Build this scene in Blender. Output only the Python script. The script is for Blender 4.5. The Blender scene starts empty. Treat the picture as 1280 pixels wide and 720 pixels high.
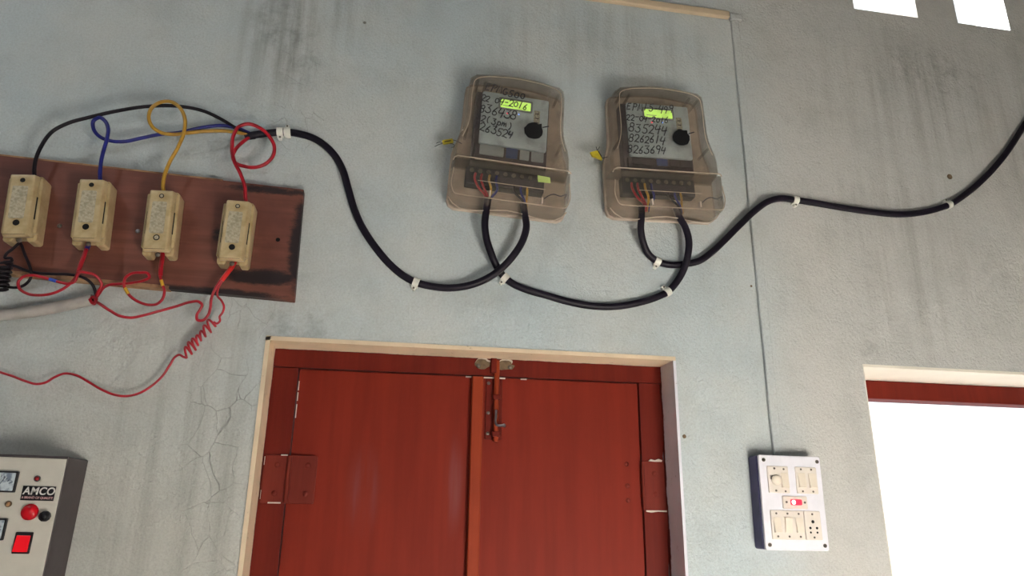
import bpy, bmesh, math, random
from mathutils import Vector, Matrix, Euler

random.seed(7)
scene = bpy.context.scene
COL = scene.collection

# ------------------------------------------------------------------ camera
# wall plane is y = 0, the room lies at y < 0, x runs right, z up (metres)
cam_data = bpy.data.cameras.new('camera')
cam_data.sensor_width = 36.0
cam_data.lens = 24.79
cam_data.clip_start = 0.02
cam = bpy.data.objects.new('camera', cam_data)
COL.objects.link(cam)
cam.matrix_world = Matrix(((0.984326, -0.064442, -0.164164, 0.0),
                           (-0.175951, -0.295502, -0.938999, -1.65),
                           (0.012, 0.953166, -0.302209, 1.52),
                           (0, 0, 0, 1)))
scene.camera = cam

# ------------------------------------------------------------------ world, sun, fill lamp, exposure
world = bpy.data.worlds.new('sky')
scene.world = world
world.use_nodes = True
bg = world.node_tree.nodes['Background']
bg.inputs['Color'].default_value = (0.93, 0.97, 1.0, 1)
bg.inputs['Strength'].default_value = 1.6
world.cycles.sampling_method = 'NONE'

def add_light(name, kind, loc, rot, energy, color, size=None, size_y=None, angle=None):
    d = bpy.data.lights.new(name, kind)
    d.energy = energy
    d.color = color
    if kind == 'AREA':
        d.shape = 'RECTANGLE'
        d.size = size
        d.size_y = size_y
    if angle is not None:
        d.angle = angle
    o = bpy.data.objects.new(name, d)
    COL.objects.link(o)
    o.location = loc
    o.rotation_euler = rot
    return o

def aim(loc, target):
    return (Vector(target) - Vector(loc)).to_track_quat('-Z', 'Y').to_euler()

# sun outside, entering by the window of the wall and falling on the added low partition opposite
add_light('sun', 'SUN', (2.5, 4, 5), aim((1.75, 0.0, 1.4), (1.0, -1.9, 0.74)), 132.0, (1.0, 0.985, 0.965), angle=0.01)
# soft fill lamp, added in an invented window behind the camera
add_light('back_window_fill', 'AREA', (-0.4, -3.58, 1.6), (math.radians(90), 0, 0), 2.0, (0.88, 0.96, 1.0), 1.05, 1.15)

scene.view_settings.view_transform = 'Standard'
scene.view_settings.look = 'None'
scene.view_settings.gamma = 1.0
scene.view_settings.use_curve_mapping = False
scene.view_settings.exposure = -0.17
scene.cycles.use_denoising = True
scene.cycles.max_bounces = 6
scene.cycles.diffuse_bounces = 4
scene.cycles.transparent_max_bounces = 24
scene.cycles.sample_clamp_indirect = 0.0

# ------------------------------------------------------------------ materials
def lin(c):
    def f(v):
        v /= 255.0
        return v / 12.92 if v <= 0.04045 else ((v + 0.055) / 1.055) ** 2.4
    return (f(c[0]), f(c[1]), f(c[2]), 1.0)

class NT:
    def __init__(self, name):
        self.m = bpy.data.materials.new(name)
        self.m.use_nodes = True
        self.t = self.m.node_tree
        self.b = self.t.nodes['Principled BSDF']
        self.out = self.t.nodes['Material Output']
    def n(self, kind, **kw):
        o = self.t.nodes.new(kind)
        for k, v in kw.items():
            setattr(o, k, v)
        return o
    def l(self, a, b):
        self.t.links.new(a, b)
    def coord(self):
        return self.n('ShaderNodeTexCoord').outputs['Object']
    def scaled(self, src, s):
        v = self.n('ShaderNodeVectorMath', operation='MULTIPLY')
        self.l(src, v.inputs[0])
        v.inputs[1].default_value = s
        return v.outputs[0]
    def noise(self, src, scale, detail=4, rough=0.55):
        o = self.n('ShaderNodeTexNoise')
        self.l(src, o.inputs['Vector'])
        o.inputs['Scale'].default_value = scale
        o.inputs['Detail'].default_value = detail
        o.inputs['Roughness'].default_value = rough
        return o.outputs['Fac']
    def rng(self, src, a, b, c=0.0, d=1.0):
        o = self.n('ShaderNodeMapRange')
        o.interpolation_type = 'SMOOTHSTEP'
        self.l(src, o.inputs['Value'])
        for k, v in zip(('From Min', 'From Max', 'To Min', 'To Max'), (a, b, c, d)):
            o.inputs[k].default_value = v
        return o.outputs['Result']
    def math(self, op, a, b=None):
        o = self.n('ShaderNodeMath', operation=op)
        for i, v in enumerate((a, b)):
            if v is None:
                continue
            if isinstance(v, (int, float)):
                o.inputs[i].default_value = v
            else:
                self.l(v, o.inputs[i])
        return o.outputs[0]
    def mix(self, fac, a, b):
        o = self.n('ShaderNodeMix', data_type='RGBA')
        if isinstance(fac, (int, float)):
            o.inputs[0].default_value = fac
        else:
            self.l(fac, o.inputs[0])
        for i, v in ((6, a), (7, b)):
            if isinstance(v, tuple):
                o.inputs[i].default_value = v
            else:
                self.l(v, o.inputs[i])
        return o.outputs[2]
    def blob(self, src, c, s):
        v = self.n('ShaderNodeVectorMath', operation='SUBTRACT')
        self.l(src, v.inputs[0])
        v.inputs[1].default_value = c
        w = self.scaled(v.outputs[0], (1 / s[0], 0.0, 1 / s[1]))
        ln = self.n('ShaderNodeVectorMath', operation='LENGTH')
        self.l(w, ln.inputs[0])
        return self.rng(ln.outputs['Value'], 1.0, 0.15)
    def bump(self, h, strength, dist=0.002):
        o = self.n('ShaderNodeBump')
        o.inputs['Strength'].default_value = strength
        o.inputs['Distance'].default_value = dist
        self.l(h, o.inputs['Height'])
        self.l(o.outputs[0], self.b.inputs['Normal'])

def simple(name, c, rough=0.6, metal=0.0, var=0.0, scale=40.0, bump=0.0, c2=None, spec=None, coat=0.0):
    k = NT(name)
    k.b.inputs['Roughness'].default_value = rough
    k.b.inputs['Metallic'].default_value = metal
    if spec is not None:
        k.b.inputs['Specular IOR Level'].default_value = spec
    k.b.inputs['Coat Weight'].default_value = coat
    src = k.coord()
    f = k.noise(src, scale)
    a = lin(c)
    b = lin(c2) if c2 else tuple(x * (1 - var) for x in a[:3]) + (1,)
    k.l(k.mix(k.rng(f, 0.35, 0.7), a, b), k.b.inputs['Base Color'])
    if bump:
        k.bump(f, bump)
    return k.m

def glow(name, c, strength, base=None):
    k = NT(name)
    k.b.inputs['Base Color'].default_value = lin(base or c)
    k.b.inputs['Emission Color'].default_value = lin(c)
    k.b.inputs['Emission Strength'].default_value = strength
    k.b.inputs['Roughness'].default_value = 0.3
    k.m.cycles.emission_sampling = 'NONE'
    return k.m

def clear_plastic(name, tint, body, fac, rough=0.25):
    k = NT(name)
    k.b.inputs['Roughness'].default_value = rough
    src = k.coord()
    f = k.noise(src, 14.0, 6, 0.65)
    k.l(k.mix(k.rng(f, 0.3, 0.75), lin(body), tuple(x * 0.7 for x in lin(body)[:3]) + (1,)), k.b.inputs['Base Color'])
    tr = k.n('ShaderNodeBsdfTransparent')
    tr.inputs['Color'].default_value = tint + (1,)
    mx = k.n('ShaderNodeMixShader')
    fr = k.n('ShaderNodeLayerWeight')
    fr.inputs['Blend'].default_value = 0.22
    dirt = k.rng(k.noise(src, 30.0, 5), 0.45, 0.8, 0.0, 0.10)
    fc = k.math('ADD', k.math('MULTIPLY', fr.outputs['Facing'], 0.35), k.math('ADD', dirt, fac))
    k.l(fc, mx.inputs['Fac'])
    k.l(tr.outputs[0], mx.inputs[1])
    k.l(k.b.outputs[0], mx.inputs[2])
    k.l(mx.outputs[0], k.out.inputs['Surface'])
    return k.m

def make_wall_material():
    k = NT('whitewashed_plaster')
    src = k.coord()
    k.b.inputs['Roughness'].default_value = 0.93
    k.b.inputs['Specular IOR Level'].default_value = 0.15
    big = k.noise(src, 2.3, 5, 0.6)
    base = k.mix(k.rng(big, 0.3, 0.7), lin((191, 202, 206)), lin((204, 206, 203)))
    # base colour turns warmer right of the casing strip
    sep = k.n('ShaderNodeSeparateXYZ')
    k.l(src, sep.inputs[0])
    warm = k.rng(sep.outputs['X'], 0.90, 1.12, 0.0, 0.75)
    base = k.mix(warm, base, lin((205, 201, 196)))
    base = k.mix(k.math('MULTIPLY', k.blob(src, (-0.45, 0, 1.45), (0.55, 0.62)), 0.6), base, lin((196, 191, 180)))
    # cloudy thin whitewash
    cl = k.rng(k.noise(src, 7.0, 6, 0.65), 0.42, 0.75, 0.0, 0.26)
    base = k.mix(cl, base, lin((150, 154, 150)))
    # rain streaks running down, inside stained zones of their own outline
    st = k.rng(k.noise(k.scaled(src, (26.0, 1.0, 1.3)), 1.0, 5, 0.62), 0.38, 0.74, 0.0, 0.6)
    zones = None
    for c, s, w in (((-0.33, 0, 2.75), (0.16, 0.42), 0.95), ((-0.17, 0, 2.86), (0.12, 0.3), 0.7),
                    ((-0.40, 0, 1.62), (0.36, 0.50), 0.62), ((-0.53, 0, 1.5), (0.10, 0.26), 0.5),
                    ((1.42, 0, 2.25), (0.30, 0.48), 0.55), ((0.55, 0, 2.8), (0.5, 0.25), 0.45),
                    ((2.0, 0, 2.65), (0.3, 0.5), 0.8), ((1.55, 0, 2.75), (0.5, 0.35), 0.6)):
        z = k.math('MULTIPLY', k.blob(src, c, s), w)
        zones = z if zones is None else k.math('MAXIMUM', zones, z)
    stain = k.math('MULTIPLY', st, zones)
    base = k.mix(stain, base, lin((104, 98, 88)))
    # soot spotted patch
    soot = None
    for c, s, w in (((-0.33, 0, 2.74), (0.14, 0.16), 0.6), ((-0.285, 0, 2.62), (0.10, 0.12), 0.5),
                    ((1.62, 0, 2.87), (0.3, 0.14), 0.5), ((1.99, 0, 2.62), (0.14, 0.25), 0.6),
                    ((-0.22, 0, 1.92), (0.16, 0.10), 0.5), ((1.26, 0, 1.94), (0.05, 0.05), 0.5)):
        z = k.math('MULTIPLY', k.blob(src, c, s), w)
        soot = z if soot is None else k.math('MAXIMUM', soot, z)
    sp = k.rng(k.noise(src, 26.0, 8, 0.72), 0.40, 0.70, 0.0, 0.75)
    base = k.mix(k.math('MULTIPLY', soot, sp), base, lin((84, 82, 76)))
    # hairline cracks near the door and beneath the stained patch
    warp = k.n('ShaderNodeVectorMath', operation='ADD')
    nz = k.n('ShaderNodeTexNoise')
    k.l(src, nz.inputs['Vector'])
    nz.inputs['Scale'].default_value = 9.0
    k.l(src, warp.inputs[0])
    k.l(k.scaled(nz.outputs['Color'], (0.07, 0.0, 0.07)), warp.inputs[1])
    vo = k.n('ShaderNodeTexVoronoi', feature='DISTANCE_TO_EDGE')
    k.l(k.scaled(warp.outputs[0], (1.0, 0.0, 0.7)), vo.inputs['Vector'])
    vo.inputs['Scale'].default_value = 21.0
    crack = k.rng(vo.outputs['Distance'], 0.014, 0.003)
    cz = k.math('MAXIMUM', k.blob(src, (-0.33, 0, 1.72), (0.13, 0.55)), k.blob(src, (-0.27, 0, 2.55), (0.10, 0.32)))
    cz = k.math('MULTIPLY', cz, k.rng(k.noise(src, 6.0), 0.42, 0.6))
    crackm = k.math('MULTIPLY', crack, cz)
    base = k.mix(k.math('MULTIPLY', crackm, 0.34), base, lin((74, 70, 64)))
    # small specks and knocks
    v2 = k.n('ShaderNodeTexVoronoi')
    k.l(k.scaled(src, (1.0, 0.0, 1.0)), v2.inputs['Vector'])
    v2.inputs['Scale'].default_value = 4.2
    speck = k.rng(v2.outputs['Distance'], 0.026, 0.012)
    base = k.mix(k.math('MULTIPLY', speck, 0.8), base, lin((90, 84, 76)))
    grain = k.rng(k.noise(src, 210.0, 3, 0.7), 0.35, 0.7, 0.0, 0.20)
    base = k.mix(grain, base, lin((128, 124, 118)))
    k.l(base, k.b.inputs['Base Color'])
    h = k.math('ADD', k.noise(src, 120.0, 5, 0.6), k.math('MULTIPLY', k.noise(src, 22.0, 4), 1.6))
    h = k.math('SUBTRACT', h, k.math('MULTIPLY', crackm, 1.2))
    k.bump(h, 0.6, 0.005)
    return k.m

def make_board_material():
    k = NT('varnished_board_wood')
    src = k.coord()
    k.b.inputs['Roughness'].default_value = 0.62
    g = k.noise(k.scaled(src, (3.0, 3.0, 60.0)), 1.0, 5, 0.6)
    base = k.mix(k.rng(g, 0.3, 0.7), lin((128, 76, 62)), lin((108, 62, 50)))
    cl = k.rng(k.noise(src, 9.0, 5), 0.42, 0.7, 0.0, 0.6)
    base = k.mix(cl, base, lin((92, 46, 40)))
    # old soot and oil stains along the free end and the lower edge
    edge = None
    for c, s, w in (((-0.225, 0, 2.12), (0.045, 0.20), 1.0), ((-0.30, 0, 2.03), (0.16, 0.035), 0.95),
                    ((-0.30, 0, 2.25), (0.20, 0.018), 0.8), ((-0.41, 0, 2.13), (0.03, 0.04), 0.7),
                    ((-0.45, 0, 1.985), (0.34, 0.022), 0.9)):
        z = k.math('MULTIPLY', k.blob(src, c, s), w)
        edge = z if edge is None else k.math('MAXIMUM', edge, z)
    m = k.rng(k.math('ADD', edge, k.math('MULTIPLY', k.noise(k.scaled(src, (1.0, 1.0, 2.2)), 22.0, 8, 0.75), 1.5)), 0.95, 1.55)
    base = k.mix(m, base, lin((34, 22, 24)))
    k.l(base, k.b.inputs['Base Color'])
    k.bump(g, 0.25, 0.001)
    return k.m

def make_door_material(name, a, b, ragged=False):
    k = NT(name)
    src = k.coord()
    k.b.inputs['Roughness'].default_value = 0.55
    k.b.inputs['Specular IOR Level'].default_value = 0.12
    g = k.noise(k.scaled(src, (30.0, 30.0, 2.0)), 1.0, 5, 0.6)
    base = k.mix(k.rng(g, 0.3, 0.72), lin(a), lin(b))
    cl = k.rng(k.noise(src, 5.0, 6, 0.6), 0.45, 0.75, 0.0, 0.35)
    base = k.mix(cl, base, lin((110, 36, 25)))
    fade = None
    for c, s in (((-0.04, 0, 1.56), (0.05, 0.13)), ((0.17, 0, 1.58), (0.03, 0.14))):
        z = k.blob(src, c, s)
        fade = z if fade is None else k.math('MAXIMUM', fade, z)
    fade = k.math('MULTIPLY', fade, k.rng(g, 0.35, 0.7, 0.0, 0.35))
    base = k.mix(fade, base, lin((140, 96, 96)))
    k.l(base, k.b.inputs['Base Color'])
    k.bump(g, 0.12, 0.001)
    return k.m

def make_reveal_material(name, c, edge):
    k = NT(name)
    src = k.coord()
    k.b.inputs['Roughness'].default_value = 0.85
    base = k.mix(k.rng(k.noise(src, 8.0, 5), 0.35, 0.7), lin(c), tuple(x * 0.86 for x in lin(c)[:3]) + (1,))
    sep = k.n('ShaderNodeSeparateXYZ')
    k.l(src, sep.inputs[0])
    d = k.math('ADD', sep.outputs['Y'], k.math('MULTIPLY', k.noise(src, 12.0, 5, 0.7), 0.03))
    m = k.rng(d, edge + 0.006, edge + 0.010)
    base = k.mix(m, base, lin((104, 32, 22)))
    sp = k.rng(k.noise(src, 45.0, 5, 0.7), 0.62, 0.7, 0.0, 0.5)
    base = k.mix(sp, base, lin((120, 92, 70)))
    k.l(base, k.b.inputs['Base Color'])
    k.bump(k.noise(src, 60.0), 0.2, 0.002)
    return k.m

def make_fuse_material():
    k = NT('glazed_cream_porcelain')
    src = k.coord()
    k.b.inputs['Roughness'].default_value = 0.32
    base = k.mix(k.rng(k.noise(src, 30.0, 5), 0.35, 0.75), lin((202, 182, 142)), lin((172, 146, 102)))
    k.l(base, k.b.inputs['Base Color'])
    return k.m

def make_dial_material():
    k = NT('printed_dial_paper')
    src = k.coord()
    k.b.inputs['Roughness'].default_value = 0.5
    f = k.noise(src, 90.0, 4)
    k.l(k.mix(k.rng(f, 0.45, 0.65), lin((196, 206, 212)), lin((120, 132, 150))), k.b.inputs['Base Color'])
    return k.m

M = {}
M['wall'] = make_wall_material()
M['room_plaster'] = simple('room_plaster', (150, 147, 138), 0.95, var=0.15, scale=3)
M['ceiling'] = simple('dull_ceiling_paint', (112, 108, 100), 0.95, var=0.15, scale=3)
M['reflector'] = simple('reflector_white', (226, 222, 214), 0.9, var=0.06, scale=3)
M['floor'] = simple('cement_floor', (204, 199, 192), 0.8, var=0.12, scale=4)
M['reveal_cream'] = make_reveal_material('cream_reveal_paint', (228, 206, 176), 0.09)
M['reveal_white'] = make_reveal_material('white_reveal_paint', (228, 226, 234), 0.09)
M['window_reveal'] = simple('window_reveal_plaster', (238, 232, 218), 0.9, var=0.1, scale=6)
M['door_red'] = make_door_material('oxide_red_door_panel', (130, 42, 28), (118, 36, 24))
M['frame_red'] = make_door_material('oxide_red_door_frame', (110, 34, 24), (94, 28, 20))
M['strip_red'] = make_door_material('orange_red_cover_strip', (150, 60, 34), (138, 54, 32))
M['hinge_red'] = make_door_material('painted_steel_hinge', (118, 46, 36), (104, 38, 30))
M['chip'] = simple('bare_white_chip', (216, 200, 186), 0.8, var=0.2)
M['chip_tan'] = simple('broken_wood_tan', (118, 98, 74), 0.8, var=0.4, scale=60)
M['steel'] = simple('worn_steel', (190, 190, 196), 0.3, 1.0, 0.2)
M['dull_steel'] = simple('dull_screw_steel', (120, 112, 104), 0.45, 0.8, 0.3)
M['board'] = make_board_material()
M['board_edge'] = simple('raw_plywood_edge', (176, 138, 102), 0.8, c2=(110, 74, 54), scale=25)
M['fuse'] = make_fuse_material()
M['fuse_print'] = simple('fuse_embossed_face', (196, 186, 162), 0.35, c2=(160, 150, 126), scale=160, bump=0.6)
M['hole'] = simple('dark_recess', (16, 13, 12), 0.9)
M['black_rubber'] = simple('black_cable_sheath', (22, 14, 30), 0.5, var=0.3, scale=18, spec=0.3)
M['wire_black'] = simple('black_wire_insulation', (24, 14, 24), 0.5, var=0.3, spec=0.3)
M['wire_blue'] = simple('blue_wire_insulation', (34, 38, 130), 0.35, var=0.25)
M['wire_yellow'] = simple('yellow_wire_insulation', (196, 150, 52), 0.4, var=0.25)
M['wire_red'] = simple('red_wire_insulation', (182, 24, 42), 0.35, var=0.3)
M['wire_bright_red'] = simple('bright_red_wire_insulation', (226, 40, 40), 0.35, var=0.25)
M['tape_blue'] = simple('blue_tape', (44, 84, 200), 0.4)
M['tape_yellow'] = simple('yellow_tape', (222, 178, 54), 0.4)
M['copper'] = simple('bare_copper', (180, 120, 84), 0.35, 0.9)
M['clip'] = simple('white_clip_plastic', (232, 230, 220), 0.4, var=0.1)
M['pipe'] = simple('whitewashed_pipe', (180, 174, 168), 0.8, var=0.2, scale=30)
M['casing_top'] = simple('cream_pvc_casing', (214, 192, 162), 0.6, var=0.08, scale=20)
M['cover'] = clear_plastic('clear_smoky_polycarbonate', (0.97, 0.955, 0.935), (150, 141, 131), 0.11)
M['cover_rim'] = clear_plastic('polycarbonate_edge_highlight', (0.95, 0.93, 0.9), (236, 216, 196), 0.55, 0.15)
M['tray'] = simple('dusty_translucent_tray', (172, 161, 149), 0.6, c2=(150, 139, 127), scale=9)
M['meter_grey'] = simple('meter_housing_grey', (150, 158, 162), 0.5, var=0.12, scale=20)
M['meter_face'] = simple('meter_face_plate', (204, 220, 226), 0.45, c2=(190, 206, 212), scale=25)
M['meter_dark'] = simple('meter_dark_housing', (58, 46, 56), 0.5, var=0.3)
M['terminal'] = simple('black_terminal_block', (26, 22, 30), 0.5, var=0.3)
M['lcd'] = glow('lit_green_display', (206, 255, 120), 0.95)
M['ink'] = simple('black_marker_ink', (18, 14, 30), 0.6)
M['seal_black'] = simple('black_round_seal', (6, 6, 7), 0.7)
M['seal_yellow'] = simple('yellow_seal_plastic', (206, 186, 50), 0.45, var=0.3)
M['sticker'] = simple('pale_green_sticker', (186, 206, 120), 0.6, var=0.1)
M['label_paper'] = simple('printed_paper_label', (206, 206, 186), 0.6, c2=(120, 122, 110), scale=220)
M['blue_label'] = simple('blue_label', (40, 62, 122), 0.5)
M['sw_plate'] = simple('white_switch_plate', (232, 230, 238), 0.4, var=0.05)
M['sw_box'] = simple('navy_switch_box', (52, 48, 92), 0.5, var=0.15)
M['sw_module'] = simple('ivory_switch_module', (228, 218, 208), 0.35, var=0.06)
M['sw_rocker'] = simple('ivory_rocker', (234, 222, 206), 0.3, var=0.05)
M['lamp_red'] = glow('red_indicator_lens', (255, 40, 60), 2.2)
M['lamp_hot'] = glow('red_indicator_hot_spot', (255, 190, 180), 6.0)
M['led_red'] = glow('small_red_light', (255, 90, 110), 2.0)
M['led_blue'] = glow('small_blue_light', (120, 170, 255), 2.0)
M['stab_face'] = simple('stabiliser_front_paint', (206, 201, 190), 0.5, var=0.06, scale=30)
M['stab_body'] = simple('stabiliser_dark_body', (74, 66, 68), 0.55, var=0.15, scale=40)
M['black_plastic'] = simple('black_plastic', (20, 16, 22), 0.4, var=0.2)
M['dial'] = make_dial_material()
M['needle'] = simple('dial_print', (30, 40, 70), 0.5)
M['red_button'] = simple('red_button_plastic', (210, 20, 34), 0.25, var=0.1)
M['red_rocker'] = glow('red_lit_rocker', (230, 20, 34), 0.35)
M['amber'] = simple('amber_lens', (170, 130, 90), 0.3)
M['red_lens'] = simple('dark_red_lens', (150, 24, 28), 0.25)
M['logo_black'] = simple('black_name_plate', (18, 14, 20), 0.4)
M['logo_white'] = simple('white_print', (226, 222, 216), 0.5)
M['logo_red'] = simple('dull_red_print', (190, 150, 150), 0.5)
M['bulb'] = clear_plastic('clear_bulb_glass', (0.98, 0.98, 0.98), (235, 240, 245), 0.02, 0.1)

# ------------------------------------------------------------------ helpers
def tag(o, label=None, cat=None, group=None, kind=None):
    if label: o['label'] = label
    if cat: o['category'] = cat
    if group: o['group'] = group
    if kind: o['kind'] = kind
    return o

def empty(name, loc=(0, 0, 0), ry=0.0):
    o = bpy.data.objects.new(name, None)
    o.empty_display_size = 0.05
    COL.objects.link(o)
    o.location = loc
    o.rotation_euler = (0, ry, 0)
    return o

def obj(name, bm, mat, parent=None, smooth=None, bevel=0.0, seg=2):
    bmesh.ops.recalc_face_normals(bm, faces=bm.faces[:])
    me = bpy.data.meshes.new(name)
    bm.to_mesh(me)
    bm.free()
    mats = mat if isinstance(mat, (list, tuple)) else [mat]
    for x in mats:
        me.materials.append(M[x])
    o = bpy.data.objects.new(name, me)
    COL.objects.link(o)
    if parent is not None:
        o.parent = parent
    if smooth is not None:
        for p in me.polygons:
            p.use_smooth = True
        me.set_sharp_from_angle(angle=math.radians(smooth))
    if bevel:
        md = o.modifiers.new('bevel', 'BEVEL')
        md.width = bevel
        md.segments = seg
        md.limit_method = 'ANGLE'
        md.angle_limit = math.radians(40)
    return o

def box(x0, x1, y0, y1, z0, z1, bm=None):
    bm = bm or bmesh.new()
    vs = [bm.verts.new((x, y, z)) for x in (x0, x1) for y in (y0, y1) for z in (z0, z1)]
    for f in ((0, 1, 3, 2), (4, 6, 7, 5), (0, 4, 5, 1), (2, 3, 7, 6), (0, 2, 6, 4), (1, 5, 7, 3)):
        bm.faces.new([vs[i] for i in f])
    return bm

def prism(pts, y0, y1, bm=None, scale1=1.0):
    """outline in (x, z), from y0 to y1 (y1 end scaled about the outline centre)"""
    bm = bm or bmesh.new()
    cx = sum(p[0] for p in pts) / len(pts)
    cz = sum(p[1] for p in pts) / len(pts)
    a = [bm.verts.new((x, y0, z)) for x, z in pts]
    b = [bm.verts.new((cx + (x - cx) * scale1, y1, cz + (z - cz) * scale1)) for x, z in pts]
    bm.faces.new(a)
    bm.faces.new(b[::-1])
    n = len(pts)
    for i in range(n):
        bm.faces.new((a[i], b[i], b[(i + 1) % n], a[(i + 1) % n]))
    return bm

def disc(cx, cz, r, y0, y1, n=20, bm=None, scale1=1.0):
    return prism([(cx + r * math.cos(2 * math.pi * i / n), cz + r * math.sin(2 * math.pi * i / n)) for i in range(n)], y0, y1, bm, scale1)

def dome(cx, cz, r, y0, h, n=20, rings=5, bm=None):
    bm = bm or bmesh.new()
    prev = None
    for j in range(rings):
        t = j / rings * math.pi / 2
        ring = [bm.verts.new((cx + r * math.cos(t) * math.cos(2 * math.pi * i / n), y0 - h * math.sin(t), cz + r * math.cos(t) * math.sin(2 * math.pi * i / n))) for i in range(n)]
        if prev:
            for i in range(n):
                bm.faces.new((prev[i], prev[(i + 1) % n], ring[(i + 1) % n], ring[i]))
        else:
            bm.faces.new(ring)
        prev = ring
    top = bm.verts.new((cx, y0 - h, cz))
    for i in range(n):
        bm.faces.new((prev[i], prev[(i + 1) % n], top))
    return bm

def round_rect(x0, x1, z0, z1, r, n=4):
    out = []
    for cx, cz, a0 in ((x1 - r, z1 - r, 0), (x0 + r, z1 - r, 90), (x0 + r, z0 + r, 180), (x1 - r, z0 + r, 270)):
        for i in range(n + 1):
            a = math.radians(a0 + 90 * i / n)
            out.append((cx + r * math.cos(a), cz + r * math.sin(a)))
    return out

def spline(pts, sub=8):
    p = [Vector(q) for q in pts]
    p = [p[0] * 2 - p[1]] + p + [p[-1] * 2 - p[-2]]
    out = []
    for i in range(1, len(p) - 2):
        a, b, c, d = p[i - 1], p[i], p[i + 1], p[i + 2]
        # centripetal-like tangents keep loops round
        l1 = max((c - b).length, 1e-6)
        l0 = max((b - a).length, 1e-6)
        l2 = max((d - c).length, 1e-6)
        m1 = ((c - b) / l1 * l0 + (b - a) / l0 * l1) / (l0 + l1) * l1
        m2 = ((d - c) / l2 * l1 + (c - b) / l1 * l2) / (l1 + l2) * l1
        for j in range(sub):
            t = j / sub
            t2, t3 = t * t, t * t * t
            out.append(b * (2 * t3 - 3 * t2 + 1) + m1 * (t3 - 2 * t2 + t) + c * (-2 * t3 + 3 * t2) + m2 * (t3 - t2))
    out.append(p[-2])
    return out

def tube(path, r, n=10, bm=None, caps=True):
    bm = bm or bmesh.new()
    path = [Vector(q) for q in path]
    t = (path[1] - path[0]).normalized()
    nrm = t.orthogonal().normalized()
    prev = None
    for i, q in enumerate(path):
        a = path[max(i - 1, 0)]
        b = path[min(i + 1, len(path) - 1)]
        tn = (b - a)
        tn = tn.normalized() if tn.length > 1e-9 else t
        nrm = (nrm - tn * nrm.dot(tn))
        nrm = nrm.normalized() if nrm.length > 1e-6 else tn.orthogonal().normalized()
        bi = tn.cross(nrm)
        rr = r[i] if isinstance(r, list) else r
        ring = [bm.verts.new(q + (nrm * math.cos(2 * math.pi * k / n) + bi * math.sin(2 * math.pi * k / n)) * rr) for k in range(n)]
        if prev:
            for k in range(n):
                bm.faces.new((prev[k], prev[(k + 1) % n], ring[(k + 1) % n], ring[k]))
        elif caps:
            bm.faces.new(ring[::-1])
        prev = ring
    if caps:
        bm.faces.new(prev)
    return bm

def rel(path, root):
    v = Vector(root)
    return [Vector(q) - v for q in path]

def wire(name, pts, r, mat, label, group=None, sub=8, n=10, cat='wire'):
    o = obj(name, tube(spline(pts, sub), r, n), mat, smooth=60)
    tag(o, label, cat, group)
    return o

def text_mesh(name, body, size, mat, parent, x, z, y, bold=0.0, shear=0.0, extrude=0.0006, sx=1.0, gap=1.0):
    cu = bpy.data.curves.new(name + '_outline', 'FONT')
    cu.body = body
    cu.size = size
    cu.shear = shear
    cu.space_character = gap
    cu.offset = bold
    cu.extrude = extrude
    cu.align_x = 'CENTER'
    cu.align_y = 'CENTER'
    tmp = bpy.data.objects.new(name + '_tmp', cu)
    COL.objects.link(tmp)
    dg = bpy.context.evaluated_depsgraph_get()
    me = bpy.data.meshes.new_from_object(tmp.evaluated_get(dg))
    bpy.data.objects.remove(tmp)
    bpy.data.curves.remove(cu)
    me.name = name
    me.transform(Matrix(((sx, 0, 0, x), (0, 0, -1, y), (0, 1, 0, z), (0, 0, 0, 1))))
    me.materials.clear()
    me.materials.append(M[mat])
    o = bpy.data.objects.new(name, me)
    COL.objects.link(o)
    o.parent = parent
    return o

# handwriting: pen strokes in a box 0..0.62 wide, 0..1 high
def arc(cx, cy, rx, ry, a0, a1, n=10):
    return [(cx + rx * math.cos(math.radians(a0 + (a1 - a0) * i / n)), cy + ry * math.sin(math.radians(a0 + (a1 - a0) * i / n))) for i in range(n + 1)]
PEN = {
    '0': [arc(.3, .4, .24, .36, 100, 460)],
    '1': [[(.38, 1), (.24, 0)]],
    '2': [arc(.3, .72, .24, .26, 170, -30) + [(.06, .02), (.2, .1), (.6, .0)]],
    '3': [[(.06, .95), (.56, .98), (.26, .58)] + arc(.28, .3, .28, .3, 80, -160)],
    '4': [[(.2, .98), (.06, .42), (.6, .5)], [(.56, .9), (.36, -.1)]],
    '5': [[(.64, 1), (.22, .94), (.16, .56)] + arc(.28, .28, .26, .3, 100, -150)],
    '6': [[(.5, 1), (.16, .5)] + arc(.3, .24, .22, .24, 170, -170)],
    '8': [arc(.34, .74, .20, .23, -90, 270, 14), arc(.28, .26, .25, .26, 90, 450, 14)],
    '9': [arc(.32, .72, .22, .24, 10, 360) + [(.5, .5), (.36, -.08)]],
    '7': [[(.06, .95), (.58, .98), (.22, 0)]],
    'E': [[(.58, .98), (.16, .94), (.1, .5), (.05, .02), (.5, .04)], [(.1, .5), (.44, .54)]],
    'P': [[(.2, 1), (.06, 0)], [(.1, .96)] + arc(.3, .74, .26, .24, 80, -110)],
    'M': [[(.0, 0), (.18, .98), (.28, .2), (.5, .98), (.58, 0)]],
    'G': [arc(.36, .5, .3, .48, 60, 330) + [(.64, .45), (.36, .42)]],
    '-': [[(.1, .46), (.56, .5)]],
    '(': [arc(.5, .5, .34, .6, 110, 250)],
    ')': [arc(.1, .5, .34, .6, 70, -70)],
    'p': [[(.16, .6), (.02, -.4)]] + [arc(.28, .34, .22, .26, 150, -160)],
    'm': [[(.02, .02), (.1, .56), (.14, .3), (.26, .56), (.3, .06), (.36, .4), (.48, .56), (.54, .04)]],
    ' ': [],
}
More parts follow.
